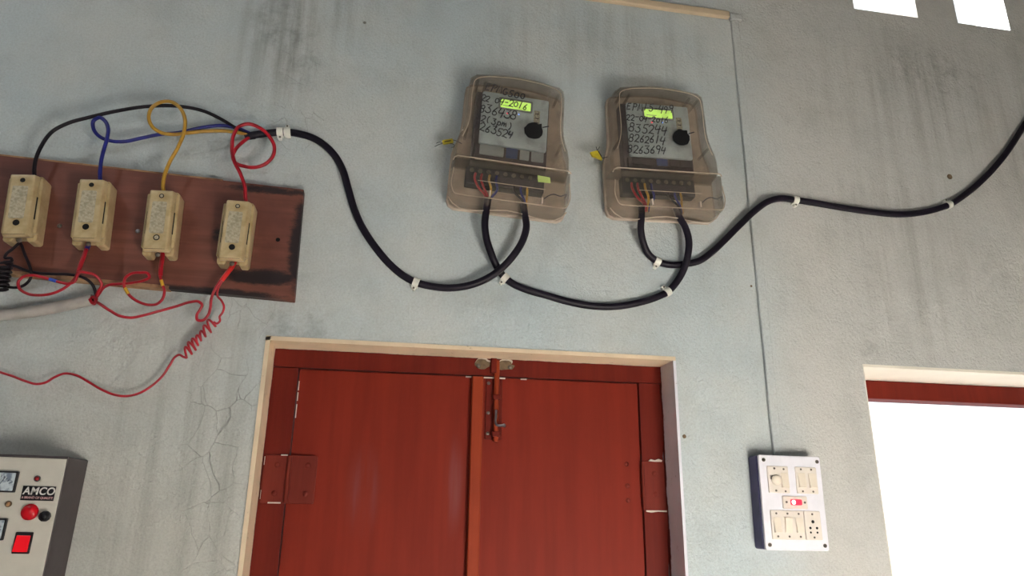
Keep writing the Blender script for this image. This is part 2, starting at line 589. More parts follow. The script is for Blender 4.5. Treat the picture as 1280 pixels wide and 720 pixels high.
def handwriting(name, body, x, z, h, slope, parent, y, r=0.0013, pitch=0.66):
    bm = bmesh.new()
    cxp = 0.0
    for ch in body:
        jz = random.uniform(-0.1, 0.1)
        js = random.uniform(0.86, 1.08)
        for st in PEN[ch]:
            path = []
            for px, pz in st:
                lx = (cxp + px * js + pz * 0.16) * h
                lz = (pz * js + jz) * h
                path.append((x + lx, y, z + lz + lx * slope))
            if len(path) < 4:
                path = spline(path, 3)
            tube(path, r, 5, bm)
        cxp += pitch * random.uniform(0.92, 1.08)
    return obj(name, bm, 'ink', parent)

# ------------------------------------------------------------------ the room
ROOM = dict(x0=-2.2, x1=2.75, y0=-3.6, z1=3.45)
T = 0.23
DOOR = (-0.278, 0.706, 1.893)            # left, right, top
WIN = (1.233, 2.25, 0.88, 1.904)         # left, right, bottom, top
VENTS = [(1.381, 1.609, 3.056, 3.42), (1.756, 1.953, 3.058, 3.42)]
holes = [(DOOR[0], DOOR[1], 0.0, DOOR[2]), WIN] + VENTS

def wall_with_holes(x0, x1, z0, z1, y0, y1, holes, flare):
    xs = sorted({x0, x1} | {h[0] for h in holes} | {h[1] for h in holes})
    zs = sorted({z0, z1} | {h[2] for h in holes} | {h[3] for h in holes})
    bm = bmesh.new()
    def solid(i, j):
        if not (0 <= i < len(xs) - 1 and 0 <= j < len(zs) - 1):
            return False
        cx, cz = (xs[i] + xs[i + 1]) / 2, (zs[j] + zs[j + 1]) / 2
        return not any(h[0] < cx < h[1] and h[2] < cz < h[3] for h in holes)
    cache = {}
    def vert(i, j, back):
        key = (i, j, back)
        if key not in cache:
            x, z = xs[i], zs[j]
            if back:
                for h in flare:
                    if abs(z - h[3]) < 1e-6 and abs(x - h[1]) < 1e-6: x, z = x + 0.12, z
                    elif abs(x - h[1]) < 1e-6 and abs(z - h[2]) < 1e-6: x = x + 0.12
            cache[key] = bm.verts.new((x, y1 if back else y0, z))
        return cache[key]
    for i in range(len(xs) - 1):
        for j in range(len(zs) - 1):
            if not solid(i, j):
                continue
            bm.faces.new([vert(a, b, False) for a, b in ((i, j), (i + 1, j), (i + 1, j + 1), (i, j + 1))])
            bm.faces.new([vert(a, b, True) for a, b in ((i, j), (i, j + 1), (i + 1, j + 1), (i + 1, j))])
            for di, dj, e in ((-1, 0, ((i, j), (i, j + 1))), (1, 0, ((i + 1, j + 1), (i + 1, j))),
                              (0, -1, ((i + 1, j), (i, j))), (0, 1, ((i, j + 1), (i + 1, j + 1)))):
                if not solid(i + di, j + dj):
                    (a, b), (c, d) = e
                    bm.faces.new((vert(a, b, False), vert(c, d, False), vert(c, d, True), vert(a, b, True)))
    return bm

w = obj('wall_front', wall_with_holes(ROOM['x0'], ROOM['x1'], 0.0, ROOM['z1'], 0.0, T, holes, VENTS), 'wall')
tag(w, 'stained whitewashed plaster wall with the red door and meter boxes', 'wall', kind='structure')
# round hole left by a pulled nail
h = obj('nail_hole', disc(1.611, 2.489, 0.0085, 0.0005, -0.0015, 12), 'chip_tan', w)
for x, z, r in ((-0.143, 2.323, 0.004), (0.935, 2.10, 0.003), (0.72, 1.70, 0.005)):
    obj('knock_mark', disc(x, z, r, 0.0005, -0.0012, 8), 'chip_tan', w)
o = obj('wall_left', box(ROOM['x0'] - 0.15, ROOM['x0'], ROOM['y0'], 0, 0, ROOM['z1']), 'room_plaster')
tag(o, 'plain plaster side wall left of the fuse board, outside the picture', 'wall', kind='structure')
o = obj('wall_right', box(ROOM['x1'], ROOM['x1'] + 0.15, ROOM['y0'], 0, 0, ROOM['z1']), 'room_plaster')
tag(o, 'plain plaster side wall right of the bright window, outside the picture', 'wall', kind='structure')
bm = box(ROOM['x0'] - 0.15, -0.95, ROOM['y0'] - 0.15, ROOM['y0'], 0, ROOM['z1'])
box(0.15, ROOM['x1'] + 0.15, ROOM['y0'] - 0.15, ROOM['y0'], 0, ROOM['z1'], bm)
box(-0.95, 0.15, ROOM['y0'] - 0.15, ROOM['y0'], 2.2, ROOM['z1'], bm)  # window opening added to let fill light in
box(-0.95, 0.15, ROOM['y0'] - 0.15, ROOM['y0'], 0.0, 1.0, bm)
tag(obj('wall_back', bm, 'room_plaster'), 'plaster wall with an added window opening behind the viewer', 'wall', kind='structure')
tag(obj('floor', box(ROOM['x0'] - 0.15, ROOM['x1'] + 0.15, ROOM['y0'] - 0.15, T, -0.1, 0.0), 'floor'), 'pale cement floor below the red door, outside the picture', 'floor', kind='structure')
tag(obj('ceiling', box(ROOM['x0'] - 0.15, ROOM['x1'] + 0.15, ROOM['y0'] - 0.15, T, ROOM['z1'], ROOM['z1'] + 0.12), 'ceiling'), 'white ceiling above the two ventilator openings, outside the picture', 'ceiling', kind='structure')

o = obj('wall_reflector', box(0.6, ROOM['x1'], -2.02, -1.9, 0.0, 1.36), 'reflector', bevel=0.01)  # added out of view to bounce window sun onto the front wall
tag(o, 'added low white partition wall facing the bright window, outside the picture', 'wall', kind='structure')

# ---- bare bulb hanging below the ceiling, out of the picture: it throws the soft wire shadows down to the right
t = empty('light_bulb', (-1.5, -1.2, 3.28))
tag(t, 'lit bulb hanging from the ceiling on the left, outside the picture', 'lamp')
bm = bmesh.new()
bmesh.ops.create_uvsphere(bm, u_segments=20, v_segments=12, radius=0.055)
obj('globe', bm, 'bulb', t, smooth=60)
bl = add_light('bulb_light', 'POINT', (-1.5, -1.2, 3.28), (0, 0, 0), 21.0, (0.90, 0.96, 1.0))
bl.data.shadow_soft_size = 0.03
obj('holder', tube([(0, 0, 0.050), (0, 0, 0.075), (0, 0, 0.11)], [0.020, 0.022, 0.016], 14), 'black_plastic', t, smooth=40)
obj('cord', tube([(0, 0, 0.10), (0, 0, 0.17)], 0.004, 8), 'wire_black', t, smooth=40)

# ---- reveals of the door opening
RD = 0.095
def trim(name, bm, mat, label):
    return tag(obj(name, bm, mat), label, 'trim', kind='structure')
trim('trim_1', box(DOOR[0] - 0.004, DOOR[0] + 0.006, -0.003, RD, 0.0, DOOR[2] + 0.003), 'reveal_cream', 'cream painted plaster edge down the left side of the red door')
trim('trim_2', box(DOOR[0] - 0.004, DOOR[1] + 0.002, -0.003, RD, DOOR[2] - 0.006, DOOR[2] + 0.004), 'reveal_cream', 'cream painted plaster edge along the top of the red door')
trim('trim_3', box(DOOR[1] - 0.004, DOOR[1] + 0.003, -0.002, RD, 0.0, DOOR[2] - 0.006), 'reveal_white', 'grey white plaster edge down the right side of the red door')

# ---- door frame, wobbling edges where the brush went over the plaster
fy0, fy1 = 0.088, 0.17
fr = empty('trim_4', (0, 0, 0))
tag(fr, 'dark red painted wooden frame around the double door', 'door frame', kind='structure')
def wobble_bar(x0, x1, z0, z1, y0, y1, amp, nseg, side):
    """bar whose outer edge is uneven; side: 'L', 'R' or 'T'"""
    pts = []
    if side in 'LR':
        for i in range(nseg + 1):
            z = z0 + (z1 - z0) * i / nseg
            a = random.uniform(-amp, amp)
            pts.append((x0 + a if side == 'L' else x1 + a, z))
        pts = pts + ([(x1, z1), (x1, z0)] if side == 'L' else [(x0, z1), (x0, z0)])
    else:
        for i in range(nseg + 1):
            x = x0 + (x1 - x0) * i / nseg
            pts.append((x, z1 + random.uniform(-amp, amp)))
        pts = pts + [(x1, z0), (x0, z0)]
    return prism(pts, y0, y1)
LX0, LX1, LZ = -0.212, 0.640, 1.846      # leaf edges and top
obj('frame_jamb', wobble_bar(DOOR[0] + 0.004, LX0 - 0.002, 0.0, 1.842, fy0, fy1, 0.002, 60, 'L'), 'frame_red', fr)
obj('frame_jamb', wobble_bar(LX1 + 0.002, DOOR[1] - 0.006, 0.0, 1.842, fy0, fy1, 0.003, 60, 'R'), 'frame_red', fr)
obj('frame_head', wobble_bar(DOOR[0] + 0.004, DOOR[1] - 0.004, 1.844, DOOR[2] - 0.005, fy0 - 0.002, fy1, 0.002, 60, 'T'), 'frame_red', fr)
# broken wood round the bolt socket of the head
for bx, wv in ((0.228, 0.020), (0.288, 0.022)):
    pts = []
    for i in range(16):
        a = 2 * math.pi * i / 16
        rr = 1 + random.uniform(-0.22, 0.22)
        pts.append((bx + wv * rr * math.cos(a), 1.872 + 0.011 * rr * math.sin(a)))
    c = obj('broken_patch', prism(pts, fy0 - 0.004, fy0 + 0.001), 'chip_tan', fr)
    pts2 = [(bx + (p[0] - bx) * 1.0 + 0.002, p[1] + 0.004) for p in pts[1:9]] + [(bx + (p[0] - bx) * 0.97, 1.8735 + (p[1] - 1.872) * 0.92) for p in pts[8:0:-1]]
    obj('white_chip', prism(pts2, fy0 - 0.0055, fy0 - 0.002), 'chip', fr)
    obj('socket_screw', dome(bx + (-0.008 if bx < 0.25 else 0.012), 1.868, 0.0055, fy0 - 0.004, 0.003, 10, 3), 'dull_steel', fr, smooth=60)
obj('bolt_keep', box(0.250, 0.266, fy0 - 0.014, fy0 + 0.001, 1.850, 1.892), 'frame_red', fr, bevel=0.003)

# ---- leaves
ly = 0.094
d1 = empty('door_1', (0, 0, 0))
tag(d1, 'left leaf of the red brown double door with orange cover strip', 'door', kind='structure')
obj('panel', box(LX0, 0.2065, ly, ly + 0.035, 0.01, LZ - 0.004), 'door_red', d1, bevel=0.002)
obj('cover_strip', box(0.205, 0.233, ly - 0.020, ly + 0.001, 0.01, LZ - 0.006), 'strip_red', d1, bevel=0.003)
d2 = empty('door_2', (0, 0, 0))
tag(d2, 'right leaf of the red brown double door carrying the tower bolt', 'door', kind='structure')
obj('panel', box(0.2085, LX1, ly, ly + 0.035, 0.01, LZ - 0.004), 'door_red', d2, bevel=0.002)
# worn white line beside the left leaf and along its top
for z0, z1 in ((1.79, 1.812), (1.765, 1.785), (1.725, 1.757)):
    obj('worn_edge', box(LX0 + 0.0005, LX0 + 0.003, ly - 0.0012, ly + 0.002, z0, z1), 'chip', d1)
for x0, x1, p in ((0.19, 0.204, d1), (0.236, 0.262, d2), (0.268, 0.29, d2), (0.33, 0.345, d2)):
    obj('worn_edge', box(x0, x1, ly - 0.003, ly + 0.002, LZ - 0.0075, LZ - 0.004), 'chip', p)

def hinge(parent, xl, xm, xr, z0, z1, flip):
    hg = obj('hinge', prism(round_rect(xl, xr, z0, z1, 0.004, 2), fy0 - 0.0055, fy0 + 0.001), 'hinge_red', parent, bevel=0.001)
    obj('hinge_knuckle', tube([(xm, fy0 - 0.006, z0 + 0.002), (xm, fy0 - 0.006, z1 - 0.002)], 0.0055, 10), 'hinge_red', hg, smooth=40)
    for x in (xl + 0.03, xr - 0.02):
        for z in (z0 + 0.022, z1 - 0.022):
            s = obj('screw', dome(x, z, 0.0065, fy0 - 0.0055, 0.0025, 12, 3), 'hinge_red', hg, smooth=60)
    return hg
hg = hinge(d1, -0.268, LX0, -0.150, 1.531, 1.638, False)
obj('paint_chip', box(-0.25, -0.222, fy0 - 0.0062, fy0 - 0.004, 1.531, 1.534), 'chip', hg)
obj('paint_chip', box(-0.268, -0.2665, fy0 - 0.0062, fy0 - 0.004, 1.615, 1.634), 'chip', hg)
obj('paint_chip', box(-0.268, -0.2668, fy0 - 0.0062, fy0 - 0.004, 1.54, 1.56), 'chip', hg)
obj('paint_chip', box(-0.232, -0.217, fy0 - 0.0062, fy0 - 0.004, 1.6365, 1.6392), 'chip', hg)
# right hinge: plate on the jamb between two bare white scratches, screw bumps on the leaf
hg = obj('hinge', prism(round_rect(0.642, 0.698, 1.527, 1.645, 0.004, 2), fy0 - 0.004, fy0 + 0.001), 'hinge_red', d2, bevel=0.001)
obj('hinge_knuckle', tube([(LX1 + 0.001, fy0 - 0.004, 1.529), (LX1 + 0.001, fy0 - 0.004, 1.643)], 0.004, 10), 'hinge_red', hg, smooth=40)
for z in (1.565, 1.615):
    obj('screw', dome(0.672, z, 0.007, fy0 - 0.004, 0.0025, 12, 3), 'hinge_red', hg, smooth=60)
pts = [(0.658, 1.6455), (0.664, 1.6500), (0.674, 1.6475), (0.684, 1.6510), (0.694, 1.6478), (0.692, 1.6440), (0.672, 1.6440)]
obj('paint_chip', prism(pts, fy0 - 0.0048, fy0), 'chip', hg)
obj('paint_chip', prism([(0.646, 1.5235), (0.66, 1.5215), (0.676, 1.5240), (0.699, 1.5235), (0.699, 1.5270), (0.646, 1.5268)], fy0 - 0.0048, fy0), 'chip', hg)
for z in (1.55, 1.585, 1.637):
    obj('leaf_screw', dome(0.603, z, 0.006, ly, 0.0025, 12, 3), 'hinge_red', d2, smooth=60)

# tower bolt on the right leaf
tb = obj('bolt_plate', box(0.241, 0.283, ly - 0.004, ly + 0.001, 1.688, 1.838), 'frame_red', d2, bevel=0.0015)
obj('bolt_rod', tube([(0.267, ly - 0.012, 1.682), (0.267, ly - 0.012, 1.882)], 0.0068, 12), 'strip_red', tb, smooth=40)
for z in (1.700, 1.790):
    obj('bolt_guide', box(0.257, 0.277, ly - 0.020, ly - 0.003, z - 0.007, z + 0.007), 'frame_red', tb, bevel=0.003)
hd = spline([(0.2655, ly - 0.022, 1.757), (0.2650, ly - 0.024, 1.742), (0.2645, ly - 0.024, 1.727), (0.267, ly - 0.026, 1.7205), (0.275, ly - 0.030, 1.719), (0.283, ly - 0.034, 1.720)], 5)
obj('bolt_handle', tube(hd, 0.0030, 8), 'steel', tb, smooth=60)
obj('handle_knob', dome(0.284, 1.7195, 0.0048, ly - 0.030, 0.006, 10, 4), 'steel', tb, smooth=60)
for x, z in ((0.248, 1.752), (0.248, 1.702), (0.248, 1.826)):
    obj('screw', dome(x, z, 0.0045, ly - 0.004, 0.002, 10, 3), 'dull_steel', tb, smooth=60)

# ---- window in the wall: plastered reveal, red wooden frame at the outer side, open to the daylight
wf = empty('window_1', (0, 0, 0))
tag(wf, 'bright window with red wooden frame at the right edge', 'window', kind='structure')
wy0, wy1 = 0.165, 0.225
wx0, wx1, wz0, wz1 = WIN
obj('reveal_top', box(wx0, wx1, -0.001, T, wz1 - 0.008, wz1 - 0.0005), 'window_reveal', wf)
obj('reveal_side', box(wx0 + 0.0005, wx0 + 0.003, 0.001, T, wz0, wz1 - 0.008), 'window_reveal', wf)
obj('reveal_side', box(wx1 - 0.008, wx1 - 0.0005, -0.001, T, wz0, wz1 - 0.008), 'window_reveal', wf)
obj('window_sill', box(wx0, wx1, -0.02, T, wz0 + 0.0005, wz0 + 0.02), 'window_reveal', wf, bevel=0.004)
obj('window_head', box(wx0 + 0.009, wx1 - 0.009, wy0, wy1, wz1 - 0.062, wz1 - 0.009), 'frame_red', wf, bevel=0.003)
obj('window_stile', box(wx0 + 0.009, wx0 + 0.06, wy0, wy1, wz0 + 0.021, wz1 - 0.063), 'frame_red', wf, bevel=0.003)
obj('window_stile', box(wx1 - 0.06, wx1 - 0.009, wy0, wy1, wz0 + 0.021, wz1 - 0.063), 'frame_red', wf, bevel=0.003)
obj('window_rail', box(wx0 + 0.061, wx1 - 0.061, wy0, wy1, wz0 + 0.021, wz0 + 0.07), 'frame_red', wf, bevel=0.003)

# ------------------------------------------------------------------ cable casing on the wall
cs = empty('cable_casing', (0, 0, 0))
tag(cs, 'wall coloured vertical casing strip running down to the switchboard', 'casing')
obj('casing_strip', box(0.948, 0.972, -0.011, 0.0, 1.66, 2.946), 'wall', cs, bevel=0.003)
obj('casing_corner', box(0.944, 0.982, -0.016, 0.0, 2.940, 2.962), 'wall', cs, bevel=0.004)
c2 = empty('cable_casing', (0.942, 0, 2.955))
tag(c2, 'cream horizontal casing strip at the top edge of the picture', 'casing')
obj('casing_strip', box(-2.2, 0.0, -0.015, 0.0, -0.009, 0.013), 'casing_top', c2, bevel=0.003)

# ------------------------------------------------------------------ fuse board
BD = 0.024
fb = empty('fuse_board', (-0.6, 0, 2.13))
tag(fb, 'brown wooden board carrying four cream fuses, scorched at its right end', 'board')
bc = [(-1.06, 2.287), (-0.232, 2.260), (-0.226, 1.979), (-1.06, 2.010)]
o = obj('board', prism([(x, z) for x, z in bc], 0.0, -BD), 'board', None, bevel=0.002)
o.parent = fb
o.matrix_parent_inverse = fb.matrix_basis.inverted()
# paler top and lower plywood edges, as thin lipping strips
def strip_along(a, b, w, y0, y1, mat, name, parent):
    a, b = Vector((a[0], a[1])), Vector((b[0], b[1]))
    d = (b - a).normalized()
    nn = Vector((-d.y, d.x)) * w
    pts = [tuple(a), tuple(b), tuple(b + nn), tuple(a + nn)]
    o = obj(name, prism(pts, y0, y1), mat)
    o.parent = parent
    o.matrix_parent_inverse = parent.matrix_basis.inverted()
    return o
strip_along((-1.06, 2.2845), (-0.42, 2.2640), 0.0035, -0.001, -BD - 0.001, 'board_edge', 'top_lipping', fb)
strip_along((-1.06, 2.0085), (-0.50, 1.9877), 0.008, -0.001, -BD - 0.001, 'board_edge', 'bottom_lipping', fb)
for px, pz, m_ in ((-0.586, 2.121, 'steel'), (-0.278, 2.125, 'hole'), (-0.75, 2.12, 'dull_steel')):
    o = obj('board_screw', dome(px, pz, 0.0052, -BD, 0.003, 12, 3), m_, None, smooth=60)
    o.parent = fb
    o.matrix_parent_inverse = fb.matrix_basis.inverted()

def make_fuse(x, z, ry, label, variant):
    f = empty('fuse_unit', (x, -BD, z), ry)
    tag(f, label, 'fuse', 'porcelain fuses on the wooden board')
    # base: taller block with a notched lower end where the wire enters
    w, hgt = 0.0335, 0.078
    foot = [(-w, -hgt + 0.004), (-w + 0.004, -hgt), (-0.016, -hgt), (-0.011, -hgt + 0.012), (0.011, -hgt + 0.012), (0.016, -hgt), (w - 0.004, -hgt), (w, -hgt + 0.004),
            (w, hgt - 0.008), (w - 0.007, hgt), (-w + 0.007, hgt), (-w, hgt - 0.008)]
    b = obj('base', prism(foot, 0.0, -0.034), 'fuse', f, bevel=0.0025)
    # shoulder rail on the right side of the base
    obj('base_rail', box(0.026, 0.0345, -0.044, -0.030, -0.062, 0.068), 'fuse', b, bevel=0.003)
    obj('base_rail', box(-0.0345, -0.026, -0.044, -0.030, -0.062, 0.068), 'fuse', b, bevel=0.003)
    # removable carrier: narrower, its flanks sloping in, ends chamfered
    bm = bmesh.new()
    rows = [(-0.034, 0.0280, -0.070, 0.070), (-0.048, 0.0275, -0.072, 0.0715), (-0.058, 0.0245, -0.070, 0.070), (-0.060, 0.0230, -0.068, 0.068)]
    prev = None
    for y, hw, z0, z1 in rows:
        ring = [bm.verts.new(v) for v in ((-hw, y, z0), (hw, y, z0), (hw, y, z1), (-hw, y, z1))]
        if prev:
            for i in range(4):
                bm.faces.new((prev[i], prev[(i + 1) % 4], ring[(i + 1) % 4], ring[i]))
        else:
            bm.faces.new(ring)
        prev = ring
    bm.faces.new(prev)
    c = obj('carrier', bm, 'fuse', f, bevel=0.0025)
    obj('embossed_panel', prism(round_rect(-0.016, 0.014, -0.034, 0.042, 0.003, 2), -0.0595, -0.0612), 'fuse_print', c)
    for zz, rr in ((0.056, 0.0052), (-0.044, 0.0068)):
        rim = obj('screw_hole', disc(0.001, zz, rr, -0.059, -0.0606, 16), 'hole', c)
        if variant == 2 or (variant == 3 and zz > 0):
            obj('screw_head', dome(0.001, zz, rr * 0.72, -0.0604, 0.0012, 12, 3), 'fuse_print', rim, smooth=60)
    # dark grip slot on the right flank, and a plain parting line
    obj('grip_slot', box(0.0262, 0.0290, -0.0470, -0.0415, -0.030, 0.022), 'hole', c)
    obj('grip_slot', box(-0.0290, -0.0262, -0.0470, -0.0415, -0.030, 0.022), 'hole', c)
    obj('lower_lip', prism([(-0.022, -0.0700), (0.020, -0.0700), (0.020, -0.0685), (-0.022, -0.0685)], -0.050, -0.0585), 'hole', c)
    for s in (-1, 1):
        obj('terminal_screw', dome(0.0, s * 0.0745, 0.006, -0.034, 0.003, 10, 3), 'dull_steel', b, smooth=60)
    return f
make_fuse(-0.812, 2.142, math.radians(-4), 'leftmost cream porcelain fuse, fed by the black wire from above', 0)
make_fuse(-0.674, 2.144, math.radians(-3.5), 'cream porcelain fuse fed by the blue wire from above', 1)
make_fuse(-0.527, 2.131, math.radians(-2.5), 'cream porcelain fuse fed by the yellow wire from above', 2)
make_fuse(-0.365, 2.121, math.radians(0), 'rightmost cream porcelain fuse, fed by the looped red wire from above', 3)

# ------------------------------------------------------------------ wires above the fuses
TOPG = 'insulated wires above the fuse board'
R1 = 0.0043
wire('wire', [(-0.8105, -0.0500, 2.2210), (-0.8126, -0.0550, 2.2421), (-0.8122, -0.0580, 2.2546), (-0.8064, -0.0600, 2.2964), (-0.7906, -0.0600, 2.3350), (-0.7631, -0.0600, 2.3589), (-0.7241, -0.0600, 2.3781), (-0.6597, -0.0600, 2.4049), (-0.6019, -0.0580, 2.4239), (-0.5344, -0.0500, 2.4370), (-0.4820, -0.0400, 2.4362), (-0.4359, -0.0300, 2.4211), (-0.4018, -0.0220, 2.4053), (-0.3739, -0.0160, 2.3986)], R1, 'wire_black', 'black wire arching from the leftmost fuse to the cable end', TOPG)
wire('wire', [(-0.6723, -0.0500, 2.2187), (-0.6749, -0.0550, 2.2340), (-0.6767, -0.0600, 2.2636), (-0.6761, -0.0620, 2.2932), (-0.6723, -0.0660, 2.3284), (-0.6748, -0.0660, 2.3531), (-0.6856, -0.0640, 2.3719), (-0.7006, -0.0600, 2.3809), (-0.7127, -0.0560, 2.3734), (-0.7117, -0.0500, 2.3559), (-0.6964, -0.0460, 2.3390), (-0.6743, -0.0420, 2.3332), (-0.6457, -0.0400, 2.3354), (-0.6134, -0.0380, 2.3485), (-0.5722, -0.0360, 2.3649), (-0.5348, -0.0340, 2.3746), (-0.4878, -0.0300, 2.3953), (-0.4387, -0.0270, 2.4093), (-0.4061, -0.0220, 2.4093), (-0.3741, -0.0160, 2.4008)], R1, 'wire_blue', 'blue wire with a small loop above the second fuse', TOPG)
wire('wire', [(-0.5311, -0.0500, 2.2000), (-0.5376, -0.0550, 2.2173), (-0.5384, -0.0600, 2.2432), (-0.5309, -0.0640, 2.2808), (-0.5166, -0.0680, 2.3217), (-0.5086, -0.0720, 2.3582), (-0.5120, -0.0720, 2.3939), (-0.5271, -0.0700, 2.4213), (-0.5520, -0.0660, 2.4381), (-0.5759, -0.0620, 2.4354), (-0.5939, -0.0580, 2.4184), (-0.5966, -0.0540, 2.3946), (-0.5858, -0.0500, 2.3747), (-0.5659, -0.0460, 2.3643), (-0.5421, -0.0420, 2.3650), (-0.5104, -0.0380, 2.3751), (-0.4716, -0.0320, 2.3873), (-0.4242, -0.0260, 2.3961), (-0.3885, -0.0180, 2.3980), (-0.3685, -0.0140, 2.3981)], R1, 'wire_yellow', 'yellow wire with a round loop above the third fuse', TOPG)
wire('wire', [(-0.3509, -0.0500, 2.1924), (-0.3558, -0.0550, 2.2101), (-0.3598, -0.0600, 2.2361), (-0.3735, -0.0660, 2.2690), (-0.3885, -0.0700, 2.2946), (-0.3980, -0.0720, 2.3303), (-0.3989, -0.0700, 2.3632), (-0.3897, -0.0680, 2.3890), (-0.3698, -0.0640, 2.4002), (-0.3440, -0.0600, 2.3946), (-0.3202, -0.0560, 2.3756), (-0.3069, -0.0520, 2.3511), (-0.3084, -0.0500, 2.3283), (-0.3212, -0.0480, 2.3087), (-0.3440, -0.0460, 2.2968), (-0.3704, -0.0420, 2.2982), (-0.3922, -0.0380, 2.3065), (-0.4026, -0.0340, 2.3246), (-0.3989, -0.0300, 2.3486), (-0.3868, -0.0220, 2.3739), (-0.3719, -0.0140, 2.3955)], R1, 'wire_red', 'red wire with a large loop over the cable end', TOPG)

# ------------------------------------------------------------------ black supply cables
CR = 0.0090
CABG = 'thick black supply cables between the boxes'
cab1 = [(-0.3794, -0.0140, 2.3947), (-0.3577, -0.0130, 2.4021), (-0.3247, -0.0115, 2.4112), (-0.2966, -0.0105, 2.4172), (-0.2637, -0.0105, 2.4164), (-0.2280, -0.0105, 2.4091), (-0.1970, -0.0120, 2.3914), (-0.1692, -0.0130, 2.3647), (-0.1465, -0.0130, 2.3271), (-0.1290, -0.0130, 2.2784), (-0.1091, -0.0130, 2.2221), (-0.0820, -0.0130, 2.1694), (-0.0503, -0.0120, 2.1264), (-0.0091, -0.0110, 2.0824), (0.0270, -0.0105, 2.0565), (0.0506, -0.0105, 2.0459), (0.0895, -0.0120, 2.0379), (0.1317, -0.0180, 2.0349), (0.1755, -0.0260, 2.0414), (0.2134, -0.0320, 2.0565), (0.2518, -0.0360, 2.0847), (0.2841, -0.0420, 2.1226), (0.3071, -0.0460, 2.1652), (0.3146, -0.0480, 2.1993), (0.3099, -0.0500, 2.2306), (0.3057, -0.0500, 2.2586)]
c1 = wire('supply_cable', cab1, CR, 'black_rubber', 'thick black cable running from the fuse wires down to the left meter box', CABG, 6, 14, 'cable')
cab2 = [(0.2159, -0.0500, 2.2657), (0.2126, -0.0500, 2.2349), (0.2098, -0.0480, 2.1968), (0.2155, -0.0420, 2.1614), (0.2294, -0.0340, 2.1255), (0.2458, -0.0220, 2.0974), (0.2619, -0.0115, 2.0790), (0.2865, -0.0105, 2.0601), (0.3230, -0.0105, 2.0459), (0.3718, -0.0105, 2.0346), (0.4291, -0.0105, 2.0216), (0.4910, -0.0105, 2.0141), (0.5538, -0.0105, 2.0170), (0.6180, -0.0105, 2.0316), (0.6661, -0.0105, 2.0496), (0.6929, -0.0105, 2.0643), (0.7194, -0.0140, 2.0932), (0.7379, -0.0220, 2.1270), (0.7461, -0.0340, 2.1631), (0.7474, -0.0420, 2.2003), (0.7360, -0.0480, 2.2352), (0.7213, -0.0500, 2.2602), (0.7140, -0.0500, 2.2846)]
c2_ = wire('supply_cable', cab2, CR, 'black_rubber', 'thick black cable hanging between the left and the right meter box', CABG, 6, 14, 'cable')
cab3 = [(0.6192, -0.0500, 2.2805), (0.6179, -0.0500, 2.2534), (0.6164, -0.0440, 2.2199), (0.6266, -0.0300, 2.1885), (0.6458, -0.0160, 2.1619), (0.6712, -0.0105, 2.1459), (0.7060, -0.0105, 2.1396), (0.7462, -0.0105, 2.1448), (0.7873, -0.0105, 2.1568), (0.8247, -0.0120, 2.1840), (0.8657, -0.0140, 2.2230), (0.9092, -0.0180, 2.2668), (0.9532, -0.0220, 2.3090), (0.9974, -0.0210, 2.3421), (1.0378, -0.0160, 2.3577), (1.0874, -0.0105, 2.3600), (1.1495, -0.0120, 2.3552), (1.2344, -0.0130, 2.3478), (1.3214, -0.0130, 2.3433), (1.3975, -0.0130, 2.3427), (1.4777, -0.0120, 2.3552), (1.5399, -0.0105, 2.3740), (1.5860, -0.0105, 2.3934), (1.6459, -0.0120, 2.4318), (1.7177, -0.0120, 2.4885), (1.8059, -0.0120, 2.5727), (1.9044, -0.0120, 2.6891), (1.9878, -0.0120, 2.7912), (2.1254, -0.0120, 2.9746)]
c3_ = wire('supply_cable', cab3, CR, 'black_rubber', 'thick black cable from the right meter box toward the right picture edge', CABG, 6, 14, 'cable')
obj('copper_core', tube(spline([(-0.3941, -0.0200, 2.4007), (-0.3832, -0.0160, 2.3975), (-0.3685, -0.0140, 2.3981)], 3), 0.0032, 8), 'copper', c1, smooth=60)
obj('sheath_collar', tube([(-0.3863, -0.0140, 2.3894), (-0.3648, -0.0135, 2.3988)], [0.0070, 0.0100], 12), 'black_rubber', c1, smooth=40)

